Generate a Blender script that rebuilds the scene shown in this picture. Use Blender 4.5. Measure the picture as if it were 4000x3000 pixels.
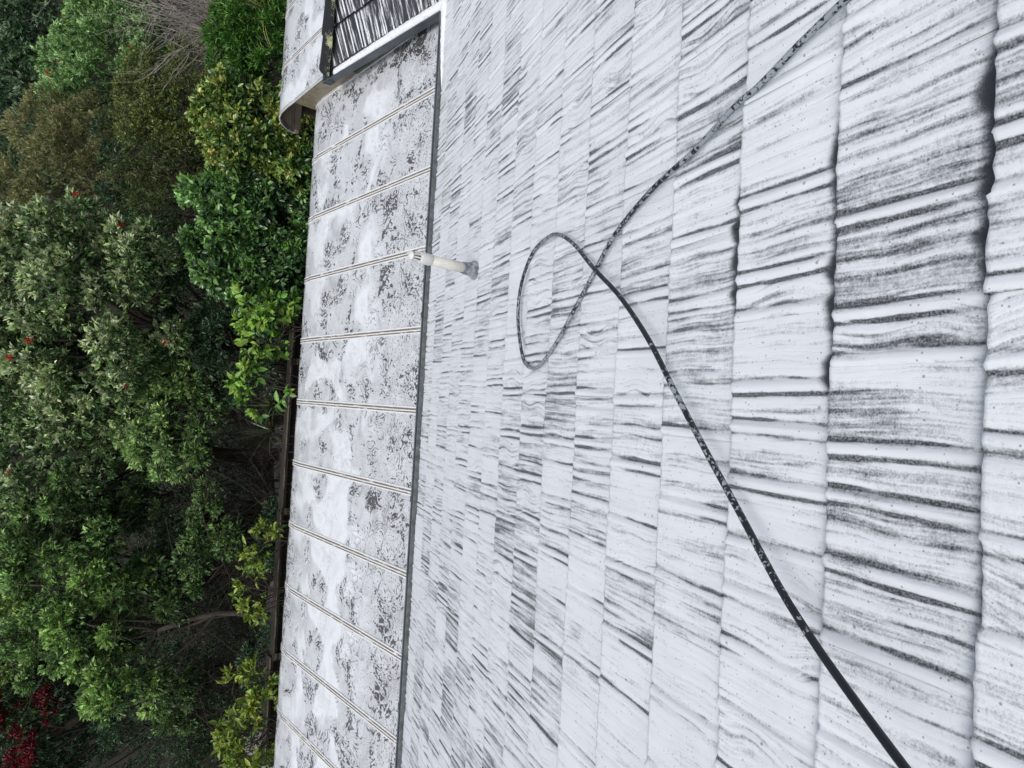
import bpy, bmesh, math, random
import numpy as np
from mathutils import Vector, Matrix

# ------------------------------------------------------------------ camera, sky, sun, exposure
for o in list(bpy.data.objects):
    bpy.data.objects.remove(o)
SC = bpy.context.scene
COL = SC.collection
rad = math.radians
CAMH = 6.9
FPX, YAW, PIT, ROL = 2660.77, rad(2.52), rad(44.15), rad(4.89)
BETA = rad(26.52)             # roof pitch
CO = 0.37                     # tile course
DROOF = 3.17221 * CO          # camera to roof plane, along the normal
K0 = 2.43682
TAU = rad(5.2)                # tilt of a tile against the roof plane

Fw = Vector((math.sin(YAW) * math.cos(PIT), math.cos(YAW) * math.cos(PIT), -math.sin(PIT)))
R0 = Vector((math.cos(YAW), -math.sin(YAW), 0))
U0 = R0.cross(Fw)
Rt = R0 * math.cos(ROL) + U0 * math.sin(ROL)
Up = Rt.cross(Fw)
C0 = Vector((0, 0, CAMH))
cd = bpy.data.cameras.new('camera')
cam = bpy.data.objects.new('camera', cd)
COL.objects.link(cam)
# the photograph lies on its side: world up points to the picture's left
m = Matrix((-Up, Rt, -Fw)).transposed().to_4x4()
m.translation = C0
cam.matrix_world = m
cd.sensor_fit = 'HORIZONTAL'
cd.sensor_width = 36.0
cd.lens = FPX / 4000 * 36.0
cd.clip_start = 0.05
cd.clip_end = 2000
SC.camera = cam
SC.render.resolution_x, SC.render.resolution_y = 1024, 768

W = bpy.data.worlds.new('World')
SC.world = W
W.use_nodes = True
SUN_EL, SUN_AZ = rad(62), rad(-150)      # azimuth from +Y towards +X
wn = W.node_tree.nodes
wl = W.node_tree.links
wn.clear()
sky = wn.new('ShaderNodeTexSky')
sky.sky_type = 'NISHITA'
sky.sun_disc = False
sky.sun_elevation = SUN_EL
sky.sun_rotation = SUN_AZ
sky.air_density = 1.0
sky.dust_density = 4.0
sky.ozone_density = 1.0
hs = wn.new('ShaderNodeHueSaturation')
hs.inputs['Saturation'].default_value = 0.42
bg = wn.new('ShaderNodeBackground')
bg.inputs['Strength'].default_value = 0.13
wo = wn.new('ShaderNodeOutputWorld')
wl.new(sky.outputs[0], hs.inputs['Color'])
wl.new(hs.outputs[0], bg.inputs[0])
wl.new(bg.outputs[0], wo.inputs[0])

sd = bpy.data.lights.new('sun', 'SUN')
sd.energy = 1.3
sd.angle = rad(24)
sd.color = (1.0, 0.98, 0.95)
so = bpy.data.objects.new('sun', sd)
COL.objects.link(so)
sdir = Vector((math.sin(SUN_AZ) * math.cos(SUN_EL), math.cos(SUN_AZ) * math.cos(SUN_EL), math.sin(SUN_EL)))
so.rotation_euler = sdir.to_track_quat('Z', 'Y').to_euler()
so.location = (0, 6, 30)

SC.view_settings.view_transform = 'Standard'
SC.view_settings.look = 'None'
SC.view_settings.gamma = 1
SC.view_settings.exposure = 0.33

# ------------------------------------------------------------------ pixel helpers
def ray(x, y):
    return Fw + Rt * ((1500 - y) / FPX) - Up * ((x - 2000) / FPX)
def onplane(x, y, n, dd):
    q = ray(x, y)
    return C0 + q * ((dd - n.dot(C0)) / n.dot(q))
def onz(x, y, z): return onplane(x, y, Vector((0, 0, 1)), z)
def ony(x, y, Y): return onplane(x, y, Vector((0, 1, 0)), Y)
def project(P):
    d = Vector(P) - C0
    z = d.dot(Fw)
    return (2000 - FPX * d.dot(Up) / z, 1500 - FPX * d.dot(Rt) / z, z)
SV = Vector((0, math.cos(BETA), -math.sin(BETA)))
NV = Vector((0, math.sin(BETA), math.cos(BETA)))
def roofpt(X, s, h=0.0):
    return C0 + Vector((X, 0, 0)) + SV * s + NV * (h - DROOF)
def onroof(x, y, h=0.0):
    return onplane(x, y, NV, NV.dot(C0) - DROOF + h)

# ------------------------------------------------------------------ object helpers
def link(o, parent=None):
    COL.objects.link(o)
    if parent is not None:
        o.parent = parent
    return o
def tag(o, label=None, cat=None, group=None, kind=None):
    if label: o['label'] = label
    if cat: o['category'] = cat
    if group: o['group'] = group
    if kind: o['kind'] = kind
    return o
def empty(name, loc, label, cat, group=None):
    o = bpy.data.objects.new(name, None)
    o.empty_display_size = 0.2
    o.location = loc
    link(o)
    return tag(o, label, cat, group)
def wloc(o):
    v = Vector((0, 0, 0))
    while o is not None:
        v += o.location
        o = o.parent
    return v
class MB:
    """collects geometry in world coordinates, builds ONE mesh object"""
    def __init__(s): s.v = []; s.f = []
    def add(s, vs, fs):
        b = len(s.v)
        s.v += [tuple(v) for v in vs]
        s.f += [tuple(i + b for i in f) for f in fs]
        return s
    def box(s, a, b):
        x0, y0, z0 = a; x1, y1, z1 = b
        return s.add([(x0, y0, z0), (x1, y0, z0), (x1, y1, z0), (x0, y1, z0), (x0, y0, z1), (x1, y0, z1), (x1, y1, z1), (x0, y1, z1)],
                     [(3, 2, 1, 0), (4, 5, 6, 7), (0, 1, 5, 4), (1, 2, 6, 5), (2, 3, 7, 6), (3, 0, 4, 7)])
    def tube(s, pts, rr, n=8, caps=True):
        pts = [Vector(p) for p in pts]
        if not hasattr(rr, '__len__'): rr = [rr] * len(pts)
        b = len(s.v)
        ref = None
        for i, p in enumerate(pts):
            t = (pts[min(i + 1, len(pts) - 1)] - pts[max(i - 1, 0)])
            if t.length < 1e-9: t = Vector((0, 0, 1))
            t.normalize()
            if ref is None:
                ref = t.orthogonal().normalized()
            ref = (ref - t * ref.dot(t))
            if ref.length < 1e-6: ref = t.orthogonal()
            ref.normalize()
            q = t.cross(ref)
            for k in range(n):
                a = 2 * math.pi * k / n
                s.v.append(tuple(p + (ref * math.cos(a) + q * math.sin(a)) * rr[i]))
        for i in range(len(pts) - 1):
            for k in range(n):
                k2 = (k + 1) % n
                s.f.append((b + i * n + k, b + i * n + k2, b + (i + 1) * n + k2, b + (i + 1) * n + k))
        if caps:
            s.f.append(tuple(b + k for k in range(n))[::-1])
            s.f.append(tuple(b + (len(pts) - 1) * n + k for k in range(n)))
        return s
    def sweep(s, prof, p0, p1, ax, up, closed=True):
        """profile (a, b) along ax, up, extruded from p0 to p1"""
        p0, p1, ax, up = Vector(p0), Vector(p1), Vector(ax), Vector(up)
        n = len(prof)
        vs = [p0 + ax * a + up * b for a, b in prof] + [p1 + ax * a + up * b for a, b in prof]
        fs = [(i, (i + 1) % n, n + (i + 1) % n, n + i) for i in range(n if closed else n - 1)]
        if closed:
            fs += [tuple(range(n))[::-1], tuple(range(n, 2 * n))]
        return s.add(vs, fs)
    def mesh(s, name, mat, org=(0, 0, 0), smooth=False):
        me = bpy.data.meshes.new(name)
        org = Vector(org)
        me.from_pydata([tuple(Vector(v) - org) for v in s.v], [], s.f)
        bm = bmesh.new(); bm.from_mesh(me)
        bmesh.ops.recalc_face_normals(bm, faces=bm.faces)
        bm.to_mesh(me); bm.free()
        if mat: me.materials.append(mat)
        if smooth:
            me.polygons.foreach_set('use_smooth', [True] * len(me.polygons))
        return me
    def build(s, name, mat, parent=None, loc=None, smooth=False):
        base = wloc(parent) if parent is not None else Vector((0, 0, 0))
        org = Vector(loc) if loc is not None else base
        o = bpy.data.objects.new(name, s.mesh(name, mat, org, smooth))
        o.location = org - base
        return link(o, parent)

# ------------------------------------------------------------------ node helper
class NT:
    def __init__(s, name):
        s.mat = bpy.data.materials.new(name)
        s.mat.use_nodes = True
        s.t = s.mat.node_tree
        s.t.nodes.clear()
    def node(s, typ, **props):
        n = s.t.nodes.new(typ)
        for k, v in props.items(): setattr(n, k, v)
        return n
    def set(s, sock, v):
        if isinstance(v, bpy.types.NodeSocket): s.t.links.new(v, sock)
        elif v is not None: sock.default_value = v
    def m(s, op, a, b=None, c=None, clamp=False):
        n = s.node('ShaderNodeMath', operation=op, use_clamp=clamp)
        for i, v in enumerate((a, b, c)):
            if v is not None: s.set(n.inputs[i], v)
        return n.outputs[0]
    def vm(s, op, a, b=None):
        n = s.node('ShaderNodeVectorMath', operation=op)
        s.set(n.inputs[0], a)
        if b is not None: s.set(n.inputs[1], b)
        return n.outputs[0]
    def xyz(s, v):
        n = s.node('ShaderNodeSeparateXYZ'); s.set(n.inputs[0], v)
        return n.outputs
    def comb(s, x, y, z=0.0):
        n = s.node('ShaderNodeCombineXYZ')
        for i, v in enumerate((x, y, z)): s.set(n.inputs[i], v)
        return n.outputs[0]
    def noise(s, vec, scale=1.0, detail=2.0, rough=0.55, dist=0.0):
        n = s.node('ShaderNodeTexNoise')
        s.set(n.inputs['Vector'], vec)
        s.set(n.inputs['Scale'], scale); s.set(n.inputs['Detail'], detail)
        s.set(n.inputs['Roughness'], rough); s.set(n.inputs['Distortion'], dist)
        return n.outputs['Fac']
    def voro(s, vec, scale, feature='F1'):
        n = s.node('ShaderNodeTexVoronoi', feature=feature)
        s.set(n.inputs['Vector'], vec); s.set(n.inputs['Scale'], scale)
        return n.outputs
    def step(s, v, a, b, lo=0.0, hi=1.0):
        n = s.node('ShaderNodeMapRange', interpolation_type='SMOOTHSTEP')
        s.set(n.inputs[0], v); s.set(n.inputs[1], a); s.set(n.inputs[2], b)
        s.set(n.inputs[3], lo); s.set(n.inputs[4], hi)
        return n.outputs[0]
    def mix(s, f, a, b):
        n = s.node('ShaderNodeMix', data_type='RGBA')
        s.set(n.inputs[0], f)
        s.set(n.inputs[6], a if isinstance(a, bpy.types.NodeSocket) else (*a, 1))
        s.set(n.inputs[7], b if isinstance(b, bpy.types.NodeSocket) else (*b, 1))
        return n.outputs[2]
    def mixf(s, f, a, b):
        n = s.node('ShaderNodeMix', data_type='FLOAT')
        s.set(n.inputs[0], f); s.set(n.inputs[2], a); s.set(n.inputs[3], b)
        return n.outputs[0]
    def attr(s, name, typ='GEOMETRY'):
        return s.node('ShaderNodeAttribute', attribute_name=name, attribute_type=typ).outputs
    def bump(s, h, strength=0.5, dist=0.01):
        n = s.node('ShaderNodeBump')
        s.set(n.inputs['Height'], h); s.set(n.inputs['Strength'], strength); s.set(n.inputs['Distance'], dist)
        return n.outputs[0]
    def out(s, color, rough=0.6, spec=0.4, metal=0.0, normal=None, transl=None):
        p = s.node('ShaderNodeBsdfPrincipled')
        s.set(p.inputs['Base Color'], color if isinstance(color, bpy.types.NodeSocket) else (*color, 1))
        s.set(p.inputs['Roughness'], rough); s.set(p.inputs['Specular IOR Level'], spec); s.set(p.inputs['Metallic'], metal)
        if normal is not None: s.set(p.inputs['Normal'], normal)
        o = s.node('ShaderNodeOutputMaterial')
        sh = p.outputs[0]
        if transl:
            t = s.node('ShaderNodeBsdfTranslucent')
            s.set(t.inputs[0], color if isinstance(color, bpy.types.NodeSocket) else (*color, 1))
            mx = s.node('ShaderNodeMixShader')
            s.set(mx.inputs[0], transl)
            s.t.links.new(sh, mx.inputs[1]); s.t.links.new(t.outputs[0], mx.inputs[2])
            sh = mx.outputs[0]
        s.t.links.new(sh, o.inputs[0])
        return s.mat
    def tc(s, w='Object'): return s.node('ShaderNodeTexCoord').outputs[w]
    def pos(s): return s.node('ShaderNodeNewGeometry').outputs['Position']
    def orand(s): return s.node('ShaderNodeObjectInfo').outputs['Random']

FOAM = (0.655, 0.685, 0.725)

def mat_tile(name, base, contrast, sfreq=40.0, floor=0.30):
    """dark fluted steel tile under washing foam of uneven thickness"""
    t = NT(name)
    r = t.orand()
    oc = t.tc()
    x, y, z = t.xyz(oc)
    off = t.comb(t.m('MULTIPLY', r, 37.3), t.m('MULTIPLY', r, 91.7), 0.0)
    P = t.vm('ADD', oc, off)
    px, py, pz = t.xyz(P)
    wav = t.noise(t.vm('MULTIPLY', P, (4, 5.5, 1)), 1.0, 0.0)
    wx = t.m('ADD', px, t.m('MULTIPLY', t.m('SUBTRACT', wav, 0.5), t.m('ADD', 0.016, t.m('MULTIPLY', t.attr('wavy')['Fac'], 0.075))))
    streak = t.noise(t.comb(t.m('MULTIPLY', wx, sfreq), t.m('MULTIPLY', py, 1.6)), 1.0, 1.0, 0.5)
    fine_s = t.noise(t.comb(t.m('MULTIPLY', wx, 130.0), t.m('MULTIPLY', py, 9.0)), 1.0, 1.0, 0.5)
    patch = t.noise(P, 6.0, 2.0, 0.5)
    mott = t.noise(P, 55.0, 2.0, 0.65)
    W_ = t.pos()
    big = t.noise(W_, 1.0, 2.0, 0.5)
    fine = t.noise(P, 210.0, 2.0, 0.75)
    thin = t.attr('thin')['Fac']
    shade = t.attr('shade')['Fac']
    wet = t.attr('wet', 'OBJECT')['Fac']
    gap = t.attr('gap', 'OBJECT')['Fac']
    th = t.m('ADD', base, t.m('MULTIPLY', t.m('SUBTRACT', patch, 0.5), 0.55))
    th = t.m('ADD', th, t.m('MULTIPLY', t.m('SUBTRACT', big, 0.5), 0.5))
    th = t.m('ADD', th, t.m('MULTIPLY', t.m('SUBTRACT', streak, 0.5), 1.35 * contrast))
    th = t.m('ADD', th, t.m('MULTIPLY', t.m('SUBTRACT', fine_s, 0.5), 0.65 * contrast))
    th = t.m('ADD', th, t.m('MULTIPLY', t.m('SUBTRACT', mott, 0.5), 0.5))
    th = t.m('ADD', th, shade)
    th = t.m('ADD', th, wet)
    th = t.m('SUBTRACT', th, t.m('MULTIPLY', t.m('MULTIPLY', thin, contrast), t.step(t.noise(P, 5.0, 2.0), 0.28, 0.66, 0.25, 1.25)))
    # bare, wet strip under the lip above; its dark also paints the lip's shadow
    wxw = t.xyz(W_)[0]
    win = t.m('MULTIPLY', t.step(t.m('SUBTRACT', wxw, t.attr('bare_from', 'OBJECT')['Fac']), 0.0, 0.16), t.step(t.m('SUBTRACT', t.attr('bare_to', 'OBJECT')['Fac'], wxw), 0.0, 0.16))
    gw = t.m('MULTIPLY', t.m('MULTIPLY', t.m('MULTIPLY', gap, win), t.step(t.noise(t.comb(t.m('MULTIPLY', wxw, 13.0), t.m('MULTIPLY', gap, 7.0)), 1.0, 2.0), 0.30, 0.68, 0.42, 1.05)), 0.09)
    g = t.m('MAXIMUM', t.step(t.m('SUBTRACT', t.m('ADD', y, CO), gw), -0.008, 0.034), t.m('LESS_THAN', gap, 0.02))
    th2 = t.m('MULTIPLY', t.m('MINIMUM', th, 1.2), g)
    spk = t.m('ADD', th2, t.m('MULTIPLY', t.m('SUBTRACT', fine, 0.5), 0.8))
    flo = t.m('MULTIPLY', floor, t.step(fine, 0.38, 0.64))
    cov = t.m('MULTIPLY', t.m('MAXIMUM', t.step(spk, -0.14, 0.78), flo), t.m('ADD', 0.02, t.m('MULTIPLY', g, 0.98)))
    # open bubbles
    vo = t.voro(P, 62.0)
    cr = t.xyz(vo['Color'])
    bub = t.m('MULTIPLY', t.step(vo['Distance'], 0.19, 0.11), t.m('GREATER_THAN', cr[0], 0.55))
    vo2 = t.voro(P, 24.0)
    cr2 = t.xyz(vo2['Color'])
    bub2 = t.m('MULTIPLY', t.step(vo2['Distance'], 0.13, 0.09), t.m('GREATER_THAN', cr2[0], 0.86))
    bub = t.m('MULTIPLY', t.m('MAXIMUM', bub, bub2), 0.55)
    cov = t.m('MULTIPLY', cov, t.m('SUBTRACT', 1.0, bub))
    fc = t.mix(t.noise(W_, 3.5, 3.0, 0.6), tuple(0.90 * c for c in FOAM), tuple(min(0.9, 1.12 * c) for c in FOAM))
    col = t.mix(cov, (0.028, 0.031, 0.037), fc)
    nrm = t.bump(t.m('ADD', t.m('MULTIPLY', t.m('MINIMUM', th2, 1.0), 0.6), t.m('MULTIPLY', fine, 0.12)), 0.55, 0.008)
    return t.out(col, t.mixf(cov, 0.28, 0.38), 0.45, normal=nrm)

M_TILE = mat_tile('foamed_tile', 0.70, 1.25, 50.0)
M_TILE_W = mat_tile('thinly_foamed_tile', -0.02, 2.6, 26.0, 0.0)

def mat_plain(name, col, rough=0.6, spec=0.4, metal=0.0, var=0.25, scale=8.0, bump=0.0, stretch=(1, 1, 1)):
    t = NT(name)
    P = t.vm('MULTIPLY', t.pos(), stretch)
    n = t.noise(P, scale, 4.0, 0.6)
    n2 = t.noise(P, scale * 9, 2.0, 0.6)
    f = t.m('ADD', t.m('MULTIPLY', n, 0.7), t.m('MULTIPLY', n2, 0.3))
    lo = tuple(c * (1 - var) for c in col); hi = tuple(min(1, c * (1 + var)) for c in col)
    c = t.mix(t.step(f, 0.3, 0.7), lo, hi)
    nb = t.bump(f, bump, 0.01) if bump else None
    return t.out(c, rough, spec, metal, nb)

M_GUTTER = mat_plain('slate_gutter_paint', (0.055, 0.068, 0.082), 0.35, 0.5, 0.0, 0.3, 5)
M_GUTTER_IN = mat_plain('dull_gutter_bottom', (0.17, 0.185, 0.19), 0.5, 0.4, 0.0, 0.4, 14)
M_DECK = mat_plain('roof_underlay', (0.03, 0.03, 0.033), 0.8)
M_WALL = mat_plain('pale_wall_plaster', (0.55, 0.53, 0.48), 0.8)
M_TRIM = mat_plain('tan_trim', (0.23, 0.20, 0.135), 0.35, 0.5, 0.0, 0.3, 9)
M_BROWN = mat_plain('brown_powder_coat', (0.10, 0.078, 0.062), 0.45, 0.4, 0.0, 0.15, 9)
M_PVC = mat_plain('cream_pvc', (0.53, 0.525, 0.48), 0.42, 0.45, 0.0, 0.10, 14)
M_PVC_CAP = mat_plain('white_pvc', (0.58, 0.585, 0.565), 0.42, 0.45, 0.0, 0.05, 14)
M_SLOT = mat_plain('dark_slot', (0.06, 0.06, 0.06), 0.7)
M_FOAM = None
def mat_foam():
    t = NT('piled_foam')
    P = t.pos()
    n = t.noise(P, 26.0, 3.0, 0.6)
    f = t.noise(P, 190.0, 2.0, 0.6)
    return t.out(t.mix(t.step(n, 0.25, 0.5), (0.52, 0.55, 0.58), (0.70, 0.725, 0.75)), 0.6, 0.3, normal=t.bump(t.m('ADD', n, t.m('MULTIPLY', f, 0.2)), 0.35, 0.01))
M_FOAM = mat_foam()

def mat_boot():
    t = NT('grey_rubber_with_foam')
    P = t.pos()
    n = t.noise(P, 15.0, 2.0, 0.6)
    c = t.mix(t.step(n, 0.42, 0.75), (0.11, 0.125, 0.145), (0.36, 0.39, 0.42))
    return t.out(c, 0.4, 0.5)
M_BOOT = mat_boot()

def mat_cap():
    t = NT('black_hip_cap_with_lichen')
    P = t.pos()
    hip = t.attr('edge')['Fac']
    a = t.noise(P, 6.0, 2.0, 0.5)
    b = t.noise(P, 75.0, 3.0, 0.75)
    f = t.m('ADD', t.m('ADD', t.m('MULTIPLY', a, 0.9), t.m('MULTIPLY', b, 0.8)), t.m('MULTIPLY', hip, 0.42))
    li = t.step(f, 1.27, 1.33)
    lc = t.mix(t.noise(P, 120.0, 1.0), (0.14, 0.17, 0.08), (0.55, 0.55, 0.36))
    c = t.mix(li, (0.018, 0.019, 0.022), lc)
    return t.out(c, t.mixf(li, 0.6, 0.9), 0.15, normal=t.bump(t.m('ADD', li, t.m('MULTIPLY', b, 0.3)), 0.5, 0.01))
M_CAP = mat_cap()

def mat_canopy():
    """smoke-tinted acrylic sheet under a broken, running soap film"""
    t = NT('tinted_acrylic_with_soap_film')
    P = t.pos()
    x, y, z = t.xyz(P)
    r = t.orand()
    Q = t.comb(t.m('ADD', x, t.m('MULTIPLY', r, 3.0)), y, 0.0)
    qx, qy, qz = t.xyz(Q)
    w1 = t.noise(Q, 2.3, 2.0, 0.5)
    w2 = t.noise(t.vm('ADD', Q, (17.3, 5.1, 0)), 2.3, 2.0, 0.5)
    D = t.comb(t.m('ADD', qx, t.m('MULTIPLY', t.m('SUBTRACT', w1, 0.5), 0.34)), t.m('ADD', qy, t.m('MULTIPLY', t.m('SUBTRACT', w2, 0.5), 0.34)), 0.0)
    # open flakes, ragged, drawn out across the fall
    fl = t.noise(t.vm('MULTIPLY', D, (22, 17, 1)), 1.0, 2.5, 0.55, 1.2)
    fl2 = t.noise(t.vm('MULTIPLY', D, (56, 40, 1)), 1.0, 1.0, 0.5, 0.5)
    patch = t.noise(D, 2.6, 2.0, 0.5)
    patch2 = t.noise(t.vm('ADD', D, (4.4, 9.2, 0)), 1.35, 1.5, 0.45, 0.5)
    # swirled runs beside the joining bars
    rd = t.m('ABSOLUTE', t.m('SUBTRACT', t.m('FRACT', t.m('DIVIDE', t.m('ADD', x, 20.0 - 0.72 + 0.4125), 0.825)), 0.5))
    near = t.step(rd, 0.22, 0.03)
    eye = t.m('MULTIPLY', near, t.step(t.noise(t.comb(0.0, t.m('MULTIPLY', qy, 2.1), t.m('MULTIPLY', qx, 0.8)), 1.0, 1.0), 0.52, 0.66))
    thr = t.m('SUBTRACT', 0.72, t.m('MULTIPLY', t.step(patch, 0.42, 0.60), 0.20))
    thr = t.m('SUBTRACT', thr, t.m('MULTIPLY', eye, 0.10))
    thr = t.m('SUBTRACT', thr, t.m('MULTIPLY', t.m('MULTIPLY', t.step(x, 3.45, 3.95), t.step(y, 8.3, 7.0)), 0.12))
    open1 = t.m('MULTIPLY', t.step(t.m('SUBTRACT', fl, thr), -0.012, 0.035), 0.96)
    thr2 = t.m('SUBTRACT', 0.69, t.m('MULTIPLY', t.step(y, 7.2, 5.7), 0.085))
    open2 = t.m('MULTIPLY', t.step(t.m('SUBTRACT', fl2, thr2), -0.01, 0.06), 0.75)
    cn = t.noise(D, 2.6, 1.0, 0.4, 0.8)
    ln = t.m('ABSOLUTE', t.m('SUBTRACT', t.m('FRACT', t.m('MULTIPLY', cn, 17.0)), 0.5))
    runs = t.m('MULTIPLY', t.step(ln, 0.19, 0.08), t.m('MAXIMUM', t.step(eye, 0.15, 0.5), t.step(t.noise(t.vm('ADD', Q, (9.0, 3.0, 0)), 2.4, 1.0), 0.56, 0.63)))
    runs = t.m('MULTIPLY', runs, t.step(fl2, 0.36, 0.50))
    op = t.m('MAXIMUM', t.m('MAXIMUM', open1, open2), runs)
    thick = t.m('MULTIPLY', t.step(patch2, 0.49, 0.57), t.step(y, 6.2, 7.0))
    marb = t.noise(t.vm('ADD', D, (2.2, 7.7, 0)), 3.2, 3.0, 0.55, 1.6)
    op = t.m('MULTIPLY', op, t.m('SUBTRACT', 1.0, t.m('MULTIPLY', thick, 0.85)))
    fine = t.noise(D, 60.0, 2.0, 0.7)
    film = t.m('ADD', 0.60, t.m('ADD', t.m('MULTIPLY', t.m('SUBTRACT', fine, 0.5), t.step(y, 5.6, 7.0, 0.9, 0.32)), t.m('MULTIPLY', t.m('SUBTRACT', marb, 0.5), 0.9)))
    film = t.m('ADD', film, t.m('MULTIPLY', thick, 0.35))
    edge = t.step(y, 8.62, 8.86)
    op = t.m('MAXIMUM', op, t.m('MULTIPLY', t.attr('lip')['Fac'], t.step(fl2, 0.44, 0.52)))
    col = t.mix(t.m('MINIMUM', film, 1.0), (0.22, 0.225, 0.235), (0.66, 0.685, 0.72))
    col = t.mix(op, col, (0.055, 0.054, 0.055))
    h = t.m('ADD', t.m('MULTIPLY', t.m('SUBTRACT', 1.0, op), 0.5), t.m('MULTIPLY', thick, 0.6))
    return t.out(col, t.mixf(op, 0.22, 0.08), 0.55, normal=t.bump(t.m('ADD', h, t.m('MULTIPLY', fine, 0.25)), 0.4, 0.006))
M_CANOPY = mat_canopy()

def mat_rib():
    t = NT('bronze_joining_bar_with_foam')
    P = t.pos()
    n = t.noise(t.vm('MULTIPLY', P, (60, 6, 1)), 1.0, 3.0, 0.65)
    c = t.mix(t.step(n, 0.56, 0.66), (0.15, 0.125, 0.09), (0.62, 0.62, 0.61))
    return t.out(c, 0.35, 0.5)
M_RIB = mat_rib()
M_RIB_WHITE = mat_plain('pale_bar_edge', (0.64, 0.655, 0.67), 0.4, 0.5, 0.0, 0.12, 30)
M_RIB_CORE = mat_plain('bronze_bar_groove', (0.17, 0.145, 0.11), 0.4, 0.5, 0.0, 0.3, 30)

def mat_hose():
    t = NT('black_hose_with_foam_flecks')
    P = t.pos()
    x, y, z = t.xyz(P)
    wet = t.attr('foamy')['Fac']
    v = t.noise(P, 62.0, 2.0, 0.6, 0.8)
    v2 = t.noise(P, 120.0, 1.0, 0.5)
    f = t.m('ADD', t.m('MULTIPLY', v, 0.75), t.m('MULTIPLY', v2, 0.25))
    thr = t.m('SUBTRACT', 0.70, t.m('MULTIPLY', wet, 0.34))
    c = t.m('MULTIPLY', t.step(t.m('SUBTRACT', f, thr), -0.015, 0.03), 0.8)
    film = t.mix(t.step(wet, 0.7, 1.0), (0.32, 0.36, 0.40), (0.20, 0.22, 0.24))
    return t.out(t.mix(c, (0.012, 0.014, 0.018), film), t.mixf(c, 0.38, 0.5), 0.4)
M_HOSE = mat_hose()

# leaves carry their own colour per leaf; bark, soil
def mat_leaf(name, rough=0.42, spec=0.5, tr=0.34):
    t = NT(name)
    return t.out(t.attr('Col')['Color'], rough, spec, transl=tr)
M_LEAF = mat_leaf('leaf')
M_LEAF_G = mat_leaf('glossy_leaf', 0.26, 0.6, 0.15)
M_BARK = mat_plain('dark_bark', (0.055, 0.045, 0.038), 0.9, 0.2, 0, 0.5, 9, 0.6, (1, 1, 0.25))
M_BARK_L = mat_plain('grey_bark', (0.07, 0.06, 0.05), 0.9, 0.2, 0, 0.45, 9, 0.6, (1, 1, 0.25))
M_TWIG_GREY = mat_plain('bleached_twigs', (0.27, 0.24, 0.225), 0.9, 0.2, 0, 0.35, 12)
M_TWIG_DARK = mat_plain('dark_twigs', (0.042, 0.036, 0.031), 0.9, 0.2, 0, 0.4, 12)
M_FENCE = mat_plain('weathered_fence_timber', (0.026, 0.022, 0.019), 0.85, 0.25, 0, 0.45, 7, 0.5, (0.6, 1, 6))
def mat_railcap():
    t = NT('lichened_rail_timber')
    P = t.pos()
    a = t.noise(t.vm('MULTIPLY', P, (1.2, 8, 8)), 2.0, 4.0, 0.65)
    b = t.noise(P, 30.0, 2.0, 0.6)
    c = t.mix(t.step(t.m('ADD', t.m('MULTIPLY', a, 0.7), t.m('MULTIPLY', b, 0.3)), 0.42, 0.60), (0.03, 0.025, 0.021), (0.11, 0.105, 0.075))
    return t.out(c, 0.9, 0.2, normal=t.bump(b, 0.5, 0.01))
M_RAIL = mat_railcap()
def mat_soil():
    t = NT('leaf_litter_ground')
    P = t.pos()
    a = t.noise(P, 0.5, 4.0, 0.6); b = t.noise(P, 9.0, 3.0, 0.7)
    c = t.mix(t.step(b, 0.35, 0.65), (0.009, 0.009, 0.006), (0.026, 0.023, 0.016))  # litter colours darkened to stand in for the shade of a closed tree canopy
    c = t.mix(t.step(a, 0.5, 0.62), c, (0.018, 0.028, 0.012))
    return t.out(c, 0.95, 0.15, normal=t.bump(b, 0.8, 0.05))
M_SOIL = mat_soil()
M_PATH = mat_plain('pinkish_grey_gravel', (0.24, 0.215, 0.21), 0.9, 0.2, 0, 0.3, 10, 0.4)
M_PATIO = mat_plain('patio_concrete', (0.28, 0.27, 0.255), 0.85, 0.25, 0, 0.25, 5, 0.3)
M_FARTILE = mat_plain('far_clay_tile', (0.48, 0.36, 0.31), 0.8, 0.2, 0, 0.3, 3)

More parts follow.
